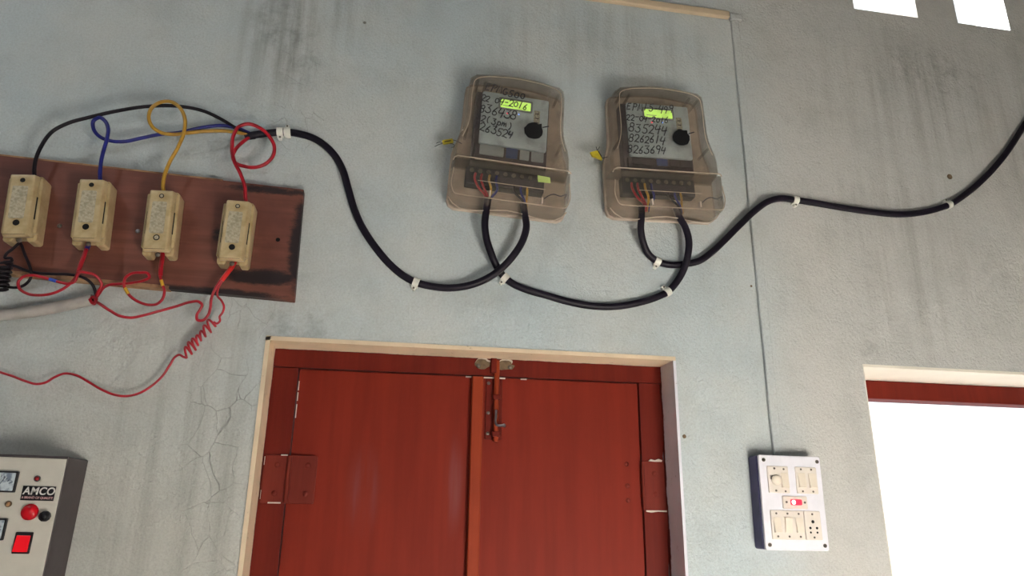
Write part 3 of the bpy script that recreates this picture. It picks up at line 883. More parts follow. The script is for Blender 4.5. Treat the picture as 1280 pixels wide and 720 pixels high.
# ------------------------------------------------------------------ cable clips
def clip(at_, ang, label, nail_side, wide=0.0075, double=False):
    c = empty('cable_clip', (at_[0], 0, at_[2]), ang)
    tag(c, label, 'clip', 'white nail clips holding the black cables')
    ri, ro = CR + 0.0006, CR + 0.0030
    def saddle(x0, x1, name):
        prof = [(-ro, 0.0), (-ro, -CR - 0.001)] + [(-ro * math.cos(a), -CR - 0.001 - ro * math.sin(a)) for a in [math.pi * i / 10 for i in range(1, 10)]] + [(ro, -CR - 0.001), (ro, 0.0)]
        inn = [(ri, 0.0), (ri, -CR - 0.001)] + [(ri * math.cos(a), -CR - 0.001 - ri * math.sin(a)) for a in [math.pi * i / 10 for i in range(1, 10)]] + [(-ri, -CR - 0.001), (-ri, 0.0)]
        inn = inn[::-1]
        bm = bmesh.new()
        n = len(prof)
        rings = []
        for x in (x0, x1):
            rings.append(([bm.verts.new((x, y, z)) for z, y in prof], [bm.verts.new((x, y, z)) for z, y in inn]))
        for i in range(n - 1):
            for k in (0, 1):
                bm.faces.new((rings[0][k][i], rings[0][k][i + 1], rings[1][k][i + 1], rings[1][k][i]))
            for q in (0, 1):
                bm.faces.new((rings[q][0][i], rings[q][0][i + 1], rings[q][1][i + 1], rings[q][1][i]))
        for e in (0, n - 1):
            bm.faces.new((rings[0][0][e], rings[1][0][e], rings[1][1][e], rings[0][1][e]))
        return obj(name, bm, 'clip', c, smooth=50)
    if double:
        saddle(-0.017, -0.002, 'saddle')
        saddle(0.0, 0.016, 'saddle')
        nx = (-0.0095, 0.008)
    else:
        saddle(-wide, wide, 'saddle')
        nx = (0.0,)
    for i, x in enumerate(nx):
        s = nail_side if i == 0 else -nail_side
        za, zb = sorted((s * (ri + 0.0005), s * (ro + 0.0075)))
        b = obj('nail_lug', box(x - 0.0048, x + 0.0048, -0.013, 0.0, za, zb), 'clip', c, bevel=0.002)
        obj('nail', dome(x, s * (ro + 0.0035), 0.0026, -0.013, 0.0018, 10, 3), 'dull_steel', b, smooth=60)
    return c

def clip_at(pts, px_pt, label, side, double=False):
    """on the cable path, turned to its direction there"""
    path = spline(pts, 6)
    tgt = Vector(px_pt)
    i = min(range(1, len(path) - 1), key=lambda k: (path[k] - tgt).length)
    d = path[i + 1] - path[i - 1]
    ang = -math.atan2(d.z, d.x)
    return clip(path[i], ang, label, side, double=double)
clip_at(cab1, (-0.2966, -0.0105, 2.4172), 'double white cable clip next to the large red wire loop', -1, True)
clip_at(cab1, (0.0487, -0.0105, 2.0458), 'white cable clip on the lowest stretch left of the left meter box', -1)
clip_at(cab2, (0.2702, -0.0105, 2.0695), 'white cable clip under the cable crossing below the left meter box', -1)
clip_at(cab3, (0.6733, -0.0105, 2.1438), 'white cable clip just below the right meter box, above another clip', -1)
clip_at(cab2, (0.6928, -0.0105, 2.0621), 'white cable clip on the lower cable near the door top right corner', 1)
clip_at(cab3, (1.0874, -0.0105, 2.3600), 'white cable clip right of the vertical casing strip', -1)
clip_at(cab3, (1.5827, -0.0105, 2.3906), 'rightmost white cable clip, under the nail hole', 1)

# ------------------------------------------------------------------ meter boxes
def outline(s=0.0, zlo=-0.178, zhi=None):
    """half-symmetric silhouette of the enclosure inset by s"""
    right = [(0.134 - s, -0.178 + s), (0.148 - s, -0.170 + s), (0.1535 - s, -0.156 + s), (0.1535 - s, -0.066), (0.1530 - s, -0.030), (0.1490 - s, -0.008),
             (0.1420 - s, 0.012), (0.1365 - s, 0.034), (0.1340 - s, 0.060), (0.1330 - s, 0.160 - s), (0.1300 - s, 0.176 - s), (0.1180 - s, 0.186 - s),
             (0.0900, 0.190 - s), (0.0500, 0.1965 - s), (0.0, 0.1995 - s)]
    return right + [(-x, z) for x, z in right[-2::-1]]

def clip_poly(pts, z, keep_above):
    out = []
    n = len(pts)
    for i in range(n):
        a, b = pts[i], pts[(i + 1) % n]
        ia = (a[1] >= z) == keep_above
        ib = (b[1] >= z) == keep_above
        if ia:
            out.append(a)
        if ia != ib:
            t = (z - a[1]) / (b[1] - a[1])
            out.append((a[0] + (b[0] - a[0]) * t, z))
    return out

def shell(pts, levels):
    """open-backed cover: levels = [(depth, inset)], last one gets the front face"""
    bm = bmesh.new()
    cx = sum(p[0] for p in pts) / len(pts)
    cz = sum(p[1] for p in pts) / len(pts)
    n = len(pts)
    hx = max(abs(p[0] - cx) for p in pts)
    hz = max(abs(p[1] - cz) for p in pts)
    prev = None
    for d, s in levels:
        ring = [bm.verts.new((cx + (x - cx) * (1 - s / hx), -d, cz + (z - cz) * (1 - s / hz))) for x, z in pts]
        if prev:
            for i in range(n):
                bm.faces.new((prev[i], prev[(i + 1) % n], ring[(i + 1) % n], ring[i]))
        prev = ring
    bm.faces.new(prev)
    return bm

def make_meter(cx, cz, ry, lines, label, seal_variant, dz):
    t = empty('meter_box', (cx, 0, cz), ry)
    tag(t, label, 'meter', 'clear plastic energy meter boxes')
    # tray against the wall
    tr = obj('back_tray', prism(outline(0.004), 0.0, -0.012), 'tray', t, bevel=0.003)
    fl = outline(0.0)
    obj('flange', shell(fl, [(0.012, 0.0), (0.024, 0.0), (0.024, 0.006)]), 'cover_rim', tr).data.polygons[-1].use_smooth = False
    # upper cover
    up = clip_poly(outline(0.003), -0.064, True)
    u = obj('upper_cover', shell(up, [(0.012, 0.0), (0.076, 0.004), (0.084, 0.007), (0.087, 0.013)]), 'cover', t, smooth=35)
    # lower terminal cover, standing prouder
    lo = clip_poly(outline(0.002), -0.066, False)
    l = obj('terminal_cover', shell(lo, [(0.012, 0.0), (0.086, 0.003), (0.095, 0.007), (0.097, 0.013)]), 'cover', t, smooth=35)
    for o in (u, l):
        md = o.modifiers.new('thickness', 'SOLIDIFY')
        md.thickness = 0.002
        md.offset = -1
    # moulded edges, the highlights along them painted as pale plastic
    obj('cover_edge', tube([(-0.149, -0.086, -0.076), (-0.146, -0.091, -0.0700), (-0.139, -0.0945, -0.0668), (0.139, -0.0945, -0.0668), (0.146, -0.092, -0.0675), (0.150, -0.087, -0.069)], 0.0017, 8), 'cover_rim', l, smooth=60)
    obj('cover_edge', tube(spline([(-0.146, -0.092, -0.100), (-0.147, -0.093, -0.150), (-0.138, -0.094, -0.168), (-0.12, -0.0945, -0.170), (-0.06, -0.0945, -0.170), (0.0, -0.0945, -0.170), (0.06, -0.0945, -0.170), (0.12, -0.0945, -0.170), (0.138, -0.094, -0.168), (0.147, -0.093, -0.150), (0.146, -0.092, -0.100)], 6), 0.0015, 8), 'cover_rim', l, smooth=60)
    obj('cover_edge', tube(spline([(-0.150, -0.05, -0.160), (-0.138, -0.052, -0.1765), (0.0, -0.053, -0.1775), (0.138, -0.052, -0.1765), (0.151, -0.05, -0.160)], 6), 0.0016, 8), 'cover_rim', l, smooth=60)
    obj('cover_edge', tube(spline([(-0.085, -0.0975, -0.128), (0.085, -0.0975, -0.128)], 4), 0.0009, 6), 'cover_rim', l, smooth=60)
    for x in (-0.052, 0.078):
        obj('cover_latch', box(x - 0.0018, x + 0.0018, -0.0985, -0.080, -0.166, -0.150), 'chip', l, bevel=0.001)
    ul = [(p[0] * 0.945, p[1]) for p in outline(0.012)]
    ul = clip_poly(ul, -0.05, True)
    i0 = max(range(len(ul)), key=lambda k: (-ul[k][1], ul[k][0]))
    # raised bead round the upper face
    path = [(x, -0.0872, z) for x, z in outline(0.017) if z > -0.03]
    obj('cover_edge', tube(spline(path, 3), 0.0011, 6), 'cover_rim', u, smooth=60)
    for x, z in ((-0.105, 0.166), (-0.085, 0.160), (0.086, 0.162), (0.108, 0.156), (-0.122, 0.020), (0.122, 0.010)):
        obj('cover_pin', disc(x, z, 0.0035, -0.020, -0.082, 10), 'cover', u, smooth=50)
    # the meter inside
    b = obj('meter_body', box(-0.104, 0.092, -0.054, -0.012, -0.058, 0.150), 'meter_dark', t, bevel=0.005)
    f = obj('face_plate', prism(round_rect(-0.088, 0.088, -0.012 + dz, 0.148, 0.004, 2), -0.053, -0.062), 'meter_face', t, bevel=0.0015)
    # recess bezel and the lit display
    obj('display_bezel', prism(round_rect(-0.045, 0.045, 0.102, 0.137, 0.003, 2), -0.0615, -0.0632), 'meter_grey', f)
    obj('display', prism(round_rect(-0.040, 0.040, 0.107, 0.131, 0.002, 2), -0.063, -0.0640), 'lcd', f)
    obj('display_segment', prism([(-0.034, 0.112), (-0.006, 0.112), (-0.006, 0.1135), (-0.034, 0.1135)], -0.0638, -0.0643), 'meter_grey', f)
    tag_ = obj('print_label', prism(round_rect(0.050, 0.066, 0.066, 0.112, 0.002, 2), -0.0615, -0.0635), 'label_paper', f)
    for i in range(3):
        obj('printed_mark', box(0.053, 0.063, -0.0640, -0.0634, 0.075 + i * 0.013, 0.0772 + i * 0.013), 'meter_dark', tag_)
    obj('red_light', dome(-0.020, 0.092, 0.0024, -0.062, 0.0015, 10, 3), 'led_red', f, smooth=60)
    obj('blue_light', dome(0.010, 0.094, 0.0024, -0.062, 0.0015, 10, 3), 'led_blue', f, smooth=60)
    # lower sloping skirt of the meter with clear windows
    obj('skirt', box(-0.096, 0.086, -0.060, -0.040, -0.050, -0.014 + dz), 'meter_dark', t, bevel=0.003)
    for x0, x1, mt in ((-0.084, -0.022, 'meter_grey'), (-0.016, 0.014, 'blue_label'), (0.020, 0.044, 'meter_grey'), (0.050, 0.082, 'meter_grey')):
        if mt == 'meter_grey' and seal_variant == 1:
            mt = 'meter_dark'
        obj('window_tab', prism(round_rect(x0, x1, -0.036, -0.016 + dz, 0.002, 2), -0.0595, -0.0625), mt, t)
    obj('skirt_edge', box(-0.094, 0.084, -0.0645, -0.0595, -0.0525, -0.0505), 'cover_rim', t)
    # terminal block with screws and conductors
    k = obj('terminal_block', box(-0.112, 0.090, -0.050, -0.012, -0.116, -0.066), 'terminal', t, bevel=0.003)
    for i in range(9):
        x = -0.098 + i * 0.0215
        obj('terminal_screw', disc(x, -0.078, 0.0058, -0.049, -0.0525, 10), 'dull_steel', k)
    obj('terminal_divider', prism(round_rect(-0.03, 0.062, -0.112, -0.088, 0.002, 2), -0.049, -0.0535), 'meter_dark', k)
    for i, (mt, x) in enumerate((('wire_red', -0.088), ('wire_red', -0.072), ('wire_yellow', -0.052), ('wire_blue', -0.034))):
        obj('conductor', tube(spline([(x, -0.054, -0.088), (x - 0.002, -0.060, -0.104), (x * 0.9, -0.058, -0.126), (-0.056 + i * 0.004, -0.052, -0.150), (-0.054 + i * 0.002, -0.050, -0.166)], 5), 0.0032, 8), mt, k, smooth=60)
    for i, (mt, x) in enumerate((('wire_black', 0.012), ('wire_blue', 0.030), ('wire_yellow', 0.046))):
        obj('conductor', tube(spline([(x, -0.050, -0.104), (x, -0.056, -0.124), (0.040 + i * 0.003, -0.052, -0.150), (0.044 + i * 0.002, -0.050, -0.166)], 5), 0.0030, 8), mt, k, smooth=60)
    if seal_variant == 0:
        obj('sticker', prism([(0.062, -0.092), (0.094, -0.094), (0.096, -0.109), (0.064, -0.110)], -0.0985, -0.0975), 'sticker', l)
    # thin lead seal wire inside the lower right corner
    obj('seal_wire', tube(spline([(0.082, -0.099, -0.154), (0.092, -0.1, -0.145), (0.104, -0.1, -0.139), (0.124, -0.099, -0.141), (0.138, -0.099, -0.134), (0.134, -0.099, -0.146)], 5), 0.0012, 6), 'ink', l, smooth=60)
    # round black sticker on the cover, with ragged edge
    pts = []
    for i in range(28):
        a = 2 * math.pi * i / 28
        rr = 0.0245 * (1 + random.uniform(-0.05, 0.05)) * (1.25 if i in (4,) else 1.0)
        pts.append((0.0475 + rr * math.cos(a), 0.037 + rr * 0.95 * math.sin(a)))
    obj('black_sticker', prism(pts, -0.0868, -0.0886), 'seal_black', u)
    obj('sticker_tail', tube([(0.070, -0.0885, 0.050), (0.086, -0.0885, 0.056)], 0.0014, 6), 'ink', u)
    # handwriting in marker pen on the cover
    for body, x, z, hh, sl in lines:
        handwriting('handwriting', body, x + 0.007, z, hh, sl, u, -0.0882)
    # yellow seal tag hanging from a wire at the left edge
    if seal_variant == 0:
        s = empty('seal_tag', (-0.165, -0.040, -0.003), math.radians(-20))
        s.parent = t
        obj('tag_plate', prism(round_rect(-0.014, 0.014, -0.006, 0.006, 0.002, 2), -0.003, 0.003), 'seal_yellow', s, bevel=0.001)
        obj('tag_slot', box(-0.009, 0.008, -0.0036, -0.0028, -0.0012, 0.0012), 'ink', s)
        obj('tag_wire', tube(spline([(0.034, 0.0, -0.012), (0.022, 0, -0.002), (0.013, 0, 0.003), (-0.014, 0, 0.0), (-0.022, 0, 0.003), (-0.030, 0, 0.001)], 4), 0.0009, 6), 'ink', s, smooth=60)
        obj('tag_wire', tube(spline([(-0.012, 0, -0.002), (-0.022, 0, -0.003), (-0.036, 0, -0.007)], 4), 0.0009, 6), 'ink', s, smooth=60)
        obj('tag_wire', tube(spline([(0.004, 0, -0.006), (0.010, 0, -0.008), (0.014, 0, -0.013), (0.010, 0, -0.018), (0.004, 0, -0.017)], 4), 0.0009, 6), 'ink', s, smooth=60)
    else:
        s = empty('seal_tag', (-0.176, -0.050, -0.010), math.radians(16))
        s.parent = t
        obj('tag_plate', prism([(-0.020, 0.0), (-0.006, 0.010), (0.002, 0.012), (0.014, -0.004), (0.016, -0.012), (0.0, -0.010), (-0.012, -0.010)], -0.003, 0.003), 'seal_yellow', s, bevel=0.001)
        obj('tag_slot', tube([(0.0, -0.0036, 0.010), (0.012, -0.0036, -0.003)], 0.0012, 6), 'ink', s)
        obj('tag_wire', tube(spline([(0.028, 0, 0.004), (0.016, 0, -0.004), (0.002, 0, 0.0), (-0.004, 0, 0.016), (-0.007, 0, 0.022)], 4), 0.0009, 6), 'ink', s, smooth=60)
        obj('tag_wire', tube(spline([(-0.002, 0, 0.010), (0.000, 0, 0.020), (0.002, 0, 0.026)], 4), 0.0009, 6), 'ink', s, smooth=60)
    return t
make_meter(0.275, 2.413, math.radians(3.0),
           [('EPMG500', -0.094, 0.133, 0.023, -0.09, ), ('22 04-2016', -0.102, 0.101, 0.0185, -0.05), ('836438', -0.104, 0.070, 0.024, -0.10), ('82(3pm)', -0.112, 0.044, 0.021, -0.14), ('8263524', -0.114, 0.018, 0.022, -0.13)],
           'left clear plastic meter box with green lit display and black handwriting', 0, 0.008)
make_meter(0.678, 2.434, math.radians(-2.0),
           [('EPM15-499', -0.106, 0.108, 0.022, 0.02), ('22-04-2016', -0.110, 0.078, 0.0185, 0.0), ('835244', -0.106, 0.044, 0.026, 0.0), ('8262614', -0.108, 0.013, 0.022, 0.02), ('8263694', -0.114, -0.018, 0.023, 0.03)],
           'right clear plastic meter box with green lit display and black handwriting', 1, 0.0)

# ------------------------------------------------------------------ pipe and wires below the fuses
pp = [(-0.9165, -0.0180, 1.8841), (-0.8732, -0.0180, 1.8954), (-0.8296, -0.0180, 1.9086), (-0.7843, -0.0180, 1.9167), (-0.7391, -0.0180, 1.9285), (-0.6936, -0.0180, 1.9423), (-0.6537, -0.0180, 1.9549)]
o = obj('conduit_pipe', tube(spline(pp, 5), 0.0125, 16, caps=True), 'pipe', smooth=50)
tag(o, 'wall coloured conduit pipe entering from the left picture edge', 'pipe')
a, b = [Vector(q) for q in [(-0.6567, -0.0180, 1.9538), (-0.6506, -0.0180, 1.9560)]]
obj('pipe_mouth', tube([a, b], [0.0095, 0.0095], 14), 'hole', o)

LOWG = 'thin wires below the fuse board'
R2 = 0.0031
wire('wire', [(-0.8142, -0.0500, 2.0706), (-0.8051, -0.0520, 2.0613), (-0.7925, -0.0520, 2.0382), (-0.7804, -0.0520, 2.0170), (-0.7731, -0.0500, 2.0000), (-0.7738, -0.0460, 1.9867), (-0.7847, -0.0400, 1.9733), (-0.8024, -0.0360, 1.9670), (-0.8213, -0.0360, 1.9676), (-0.8421, -0.0360, 1.9706), (-0.8818, -0.0360, 1.9751)], R2, 'wire_black', 'black wire curving from the leftmost fuse to the left picture edge', LOWG)
wb = wire('wire', [(-0.8062, -0.0520, 2.0668), (-0.8163, -0.0560, 2.0478), (-0.8251, -0.0600, 2.0309), (-0.8255, -0.0600, 2.0254), (-0.8129, -0.0600, 2.0246), (-0.8103, -0.0600, 2.0193), (-0.8259, -0.0580, 2.0152), (-0.8200, -0.0560, 2.0127), (-0.8031, -0.0540, 2.0092), (-0.7882, -0.0500, 2.0043), (-0.7693, -0.0480, 2.0000), (-0.7336, -0.0460, 1.9996), (-0.6938, -0.0460, 2.0006), (-0.6721, -0.0420, 1.9970), (-0.6563, -0.0360, 1.9871), (-0.6482, -0.0280, 1.9716), (-0.6488, -0.0200, 1.9592), (-0.6567, -0.0180, 1.9538)], R2, 'wire_black', 'black wire running along the lower board edge into the pipe', LOWG)
# coil at the left picture edge
cp = []
A0, A1 = Vector((-0.8293, -0.0500, 2.0141)), Vector((-0.8281, -0.0500, 1.9565))
for i in range(6 * 12 + 1):
    t_ = i / 72
    a = 2 * math.pi * 6 * t_
    q = A0.lerp(A1, t_)
    cp.append(q + Vector((0.016 * math.cos(a), -0.014 * math.sin(a), 0.003 * math.cos(a))))
o = obj('wire', tube([Vector((-0.8151, -0.0500, 2.0133))] + cp + [Vector((-0.8893, -0.0400, 1.9483))], 0.0028, 8), 'wire_black', smooth=60)
tag(o, 'tightly coiled black wire at the left picture edge below the fuses', 'wire', LOWG)

o = wire('wire', [(-0.6740, -0.0500, 2.0782), (-0.6722, -0.0540, 2.0580), (-0.6736, -0.0580, 2.0377), (-0.6758, -0.0600, 2.0183), (-0.6764, -0.0620, 1.9993), (-0.6828, -0.0620, 1.9824), (-0.6951, -0.0600, 1.9677), (-0.7163, -0.0560, 1.9550), (-0.7450, -0.0520, 1.9489), (-0.7713, -0.0500, 1.9513), (-0.7891, -0.0500, 1.9627), (-0.7925, -0.0520, 1.9762), (-0.7845, -0.0540, 1.9869), (-0.7673, -0.0560, 1.9911), (-0.7471, -0.0580, 1.9883), (-0.7263, -0.0600, 1.9827), (-0.7056, -0.0620, 1.9772), (-0.6886, -0.0640, 1.9750), (-0.6777, -0.0660, 1.9797), (-0.6740, -0.0660, 1.9945), (-0.6706, -0.0660, 2.0020), (-0.6585, -0.0640, 2.0017), (-0.6453, -0.0600, 2.0003), (-0.6354, -0.0520, 1.9926), (-0.6316, -0.0440, 1.9825), (-0.6394, -0.0340, 1.9704), (-0.6476, -0.0240, 1.9600), (-0.6584, -0.0180, 1.9537)], R2, 'wire_red', 'red wire loop under the second fuse with a blue tape band', LOWG)
obj('tape_band', tube([(-0.7298, -0.0596, 1.9835), (-0.7142, -0.0612, 1.9794)], 0.0037, 10), 'tape_blue', o, smooth=40)
obj('wire_stub', tube(spline([(-0.6740, -0.0500, 2.0782), (-0.6726, -0.0540, 2.0598), (-0.6731, -0.0570, 2.0418), (-0.6745, -0.0600, 2.0203), (-0.6755, -0.0620, 2.0030)], 5), 0.0046, 10), 'wire_red', o, smooth=60)
obj('blue_core', tube([(-0.6706, -0.0530, 2.0698), (-0.6711, -0.0548, 2.0587)], 0.0052, 10), 'wire_blue', o, smooth=40)

o = wire('wire', [(-0.5168, -0.0500, 2.0601), (-0.5146, -0.0540, 2.0417), (-0.5127, -0.0580, 2.0198), (-0.5104, -0.0580, 2.0050), (-0.5044, -0.0560, 1.9893), (-0.4988, -0.0520, 1.9724), (-0.5017, -0.0480, 1.9568), (-0.5127, -0.0440, 1.9463), (-0.5294, -0.0420, 1.9440), (-0.5482, -0.0420, 1.9483), (-0.5662, -0.0420, 1.9581), (-0.5792, -0.0440, 1.9714), (-0.5853, -0.0480, 1.9863), (-0.5823, -0.0540, 1.9994), (-0.5703, -0.0600, 2.0075), (-0.5515, -0.0640, 2.0103), (-0.5349, -0.0640, 2.0087), (-0.5311, -0.0620, 2.0022), (-0.5418, -0.0560, 1.9960), (-0.5641, -0.0500, 1.9908), (-0.5949, -0.0440, 1.9869), (-0.6171, -0.0400, 1.9848), (-0.6310, -0.0340, 1.9783), (-0.6400, -0.0260, 1.9672), (-0.6485, -0.0200, 1.9574), (-0.6584, -0.0180, 1.9537)], R2, 'wire_red', 'red wire with two yellow tape bands under the third fuse', LOWG)
obj('tape_band', tube([(-0.5082, -0.0572, 1.9980), (-0.5030, -0.0553, 1.9850)], 0.0037, 10), 'tape_yellow', o, smooth=40)
obj('tape_band', tube([(-0.5826, -0.0460, 1.9779), (-0.5744, -0.0432, 1.9655)], 0.0037, 10), 'tape_yellow', o, smooth=40)
obj('wire_stub', tube(spline([(-0.5165, -0.0500, 2.0640), (-0.5141, -0.0540, 2.0437), (-0.5124, -0.0580, 2.0217), (-0.5102, -0.0580, 2.0069)], 5), 0.0048, 10), 'wire_red', o, smooth=60)

o = wire('wire', [(-0.6584, -0.0180, 1.9537), (-0.6484, -0.0220, 1.9513), (-0.6335, -0.0280, 1.9432), (-0.6094, -0.0340, 1.9284), (-0.5857, -0.0360, 1.9167), (-0.5625, -0.0360, 1.9144), (-0.5375, -0.0360, 1.9214), (-0.5063, -0.0360, 1.9333), (-0.4743, -0.0380, 1.9449), (-0.4452, -0.0400, 1.9563), (-0.4281, -0.0420, 1.9578), (-0.4196, -0.0420, 1.9509), (-0.4228, -0.0400, 1.9401), (-0.4282, -0.0380, 1.9274), (-0.4250, -0.0380, 1.9166), (-0.4149, -0.0380, 1.9162), (-0.4043, -0.0400, 1.9283), (-0.4007, -0.0440, 1.9459), (-0.4005, -0.0480, 1.9634), (-0.3955, -0.0520, 1.9830), (-0.3855, -0.0560, 2.0032), (-0.3746, -0.0560, 2.0248), (-0.3640, -0.0520, 2.0441), (-0.3595, -0.0500, 2.0606)], R2, 'wire_red', 'red wire looping from the pipe up to the rightmost fuse', LOWG)
obj('wire_stub', tube(spline([(-0.3607, -0.0500, 2.0566), (-0.3650, -0.0530, 2.0398), (-0.3741, -0.0560, 2.0210), (-0.3821, -0.0570, 2.0050)], 5), 0.0052, 10), 'wire_bright_red', o, smooth=60)
obj('wire_wrap', tube(spline([(-0.6554, -0.0300, 1.9522), (-0.6466, -0.0320, 1.9430), (-0.6404, -0.0340, 1.9483), (-0.6492, -0.0320, 1.9575), (-0.6551, -0.0260, 1.9515), (-0.6447, -0.0280, 1.9425), (-0.6429, -0.0260, 1.9560)], 5), R2, 8), 'wire_red', o, smooth=60)

# long red wire with a sprung coil in the middle
lead = [Vector(q) for q in [(-0.3605, -0.0520, 2.0579), (-0.3673, -0.0560, 2.0348), (-0.3768, -0.0560, 2.0151), (-0.3838, -0.0540, 2.0001), (-0.3893, -0.0500, 1.9841), (-0.3885, -0.0460, 1.9722), (-0.3796, -0.0420, 1.9627), (-0.3731, -0.0400, 1.9488), (-0.3753, -0.0380, 1.9362), (-0.3804, -0.0360, 1.9271), (-0.3789, -0.0340, 1.9185), (-0.3848, -0.0340, 1.9117), (-0.3929, -0.0340, 1.9158)]]
tail = [Vector(q) for q in [(-0.4458, -0.0280, 1.8346), (-0.4552, -0.0260, 1.8390), (-0.4633, -0.0240, 1.8345), (-0.4713, -0.0220, 1.8185), (-0.4842, -0.0200, 1.7919), (-0.5020, -0.0200, 1.7701), (-0.5236, -0.0200, 1.7537), (-0.5463, -0.0200, 1.7459), (-0.5703, -0.0200, 1.7467), (-0.5989, -0.0200, 1.7566), (-0.6303, -0.0200, 1.7733), (-0.6561, -0.0200, 1.7859), (-0.6801, -0.0200, 1.7883), (-0.6972, -0.0200, 1.7798), (-0.7120, -0.0200, 1.7681), (-0.7282, -0.0200, 1.7640), (-0.7506, -0.0200, 1.7690), (-0.7786, -0.0200, 1.7788), (-0.8094, -0.0200, 1.7876), (-0.8676, -0.0200, 1.8052)]]
A0, A1 = Vector((-0.3945, -0.0300, 1.9149)), Vector((-0.4452, -0.0260, 1.8386))
ax = (A1 - A0).normalized()
side = ax.cross(Vector((0, 1, 0))).normalized()
coil = []
N = 7
for i in range(N * 12 + 1):
    t_ = i / (N * 12)
    a = 2 * math.pi * N * t_
    rr = 0.0095 + 0.0025 * math.sin(9 * t_ + 1)
    coil.append(A0.lerp(A1, t_) + side * (rr * math.cos(a)) + Vector((0, -1, 0)) * (rr * 0.8 * math.sin(a)) + ax * (0.005 * math.cos(a + 0.6) + 0.003 * math.sin(5 * t_)))
path = spline(lead, 6) + coil + spline(tail, 6)
o = obj('wire', tube(path, 0.0026, 8), 'wire_red', smooth=60)
tag(o, 'long red wire with a spring coil, hanging across the wall to the left', 'wire', LOWG)

# ------------------------------------------------------------------ switchboard
sb = empty('switchboard', (0.966, 0, 1.549), math.radians(0.6))
tag(sb, 'white switchboard with a glowing red indicator beside the bright window', 'switchboard')
obj('box', prism(round_rect(-0.084, 0.078, -0.107, 0.107, 0.006, 3), 0.0, -0.037), 'sw_box', sb, bevel=0.001)
pl = obj('front_plate', prism(round_rect(-0.081, 0.080, -0.108, 0.108, 0.005, 3), -0.037, -0.046), 'sw_plate', sb, bevel=0.002)
for x, z in ((-0.069, 0.096), (0.071, 0.096), (-0.071, -0.096), (0.069, -0.096)):
    s_ = obj('plate_screw', disc(x, z, 0.0045, -0.0455, -0.0475, 12), 'dull_steel', pl)
    obj('screw_slot', box(x - 0.0035, x + 0.0035, -0.0479, -0.0474, z - 0.0006, z + 0.0006), 'hole', s_)
def module(x0, x1, z0, z1):
    return obj('module', prism(round_rect(x0, x1, z0, z1, 0.002, 2), -0.045, -0.0495), 'sw_module', sb, bevel=0.0012)
def rocker(parent, x, z, up=True):
    r_ = obj('rocker', prism(round_rect(x - 0.0105, x + 0.0105, z - 0.019, z + 0.019, 0.002, 2), -0.049, -0.0500), 'sw_module', parent)
    bm = bmesh.new()
    y0, ya, yb = -0.0495, -0.0505, -0.0555
    za, zb = (z - 0.017, z + 0.017)
    if up: ya, yb = yb, ya
    # wedge-shaped key: one end stands proud
    for xx in (x - 0.0090, x + 0.0090):
        pass
    v = [bm.verts.new(q) for q in ((x - .009, y0, za), (x + .009, y0, za), (x + .009, y0, zb), (x - .009, y0, zb), (x - .009, ya, za), (x + .009, ya, za), (x + .009, yb, zb), (x - .009, yb, zb))]
    for f_ in ((0, 1, 2, 3), (4, 7, 6, 5), (0, 4, 5, 1), (1, 5, 6, 2), (2, 6, 7, 3), (3, 7, 4, 0)):
        bm.faces.new([v[i] for i in f_])
    obj('key', bm, 'sw_rocker', r_, bevel=0.001)
    for s in (-1, 1):
        obj('module_screw', disc(x, z + s * 0.0255, 0.0024, -0.049, -0.0505, 10), 'dull_steel', parent)
    return r_
# top left: round dimmer knob and one switch
m = module(-0.063, -0.009, 0.020, 0.082)
obj('knob', dome(-0.042, 0.050, 0.0125, -0.0495, 0.008, 20, 5), 'sw_rocker', m, smooth=60)
for i in range(6):
    obj('knob_groove', box(-0.0575 + i * 0.0024, -0.0563 + i * 0.0024, -0.0502, -0.0494, 0.051, 0.061), 'dull_steel', m)
for s in (-1, 1):
    obj('module_screw', disc(-0.045, 0.051 + s * 0.0255, 0.0026, -0.049, -0.0505, 10), 'dull_steel', m)
rocker(m, -0.021, 0.050)
# top right: two switches
m = module(0.010, 0.065, 0.020, 0.082)
rocker(m, 0.024, 0.051)
rocker(m, 0.051, 0.051)
# middle: lit indicator
m = module(-0.030, 0.033, -0.015, 0.014)
lm = obj('indicator_lens', prism(round_rect(-0.011, 0.018, -0.0065, 0.0065, 0.003, 3), -0.049, -0.0525), 'lamp_red', m, bevel=0.001)
obj('indicator_bulb', dome(-0.004, 0.0, 0.0052, -0.0522, 0.002, 14, 4), 'lamp_hot', lm, smooth=60)
for x in (-0.021, 0.026):
    obj('module_screw', disc(x, 0.0, 0.0026, -0.049, -0.0505, 10), 'dull_steel', m)
# bottom row: three switches and a socket
m = module(-0.064, 0.020, -0.084, -0.019)
for x, u_ in ((-0.050, True), (-0.0215, False), (0.007, True)):
    rocker(m, x, -0.0515, u_)
m = module(0.0215, 0.063, -0.084, -0.019)
for x, z, r_ in ((0.042, -0.043, 0.0038), (0.034, -0.057, 0.0030), (0.051, -0.057, 0.0030), (0.034, -0.067, 0.0024), (0.051, -0.067, 0.0024)):
    obj('socket_hole', disc(x, z, r_, -0.049, -0.0500, 12), 'hole', m)
for z in (-0.026, -0.078):
    obj('module_screw', disc(0.042, z, 0.0024, -0.049, -0.0505, 10), 'dull_steel', m)

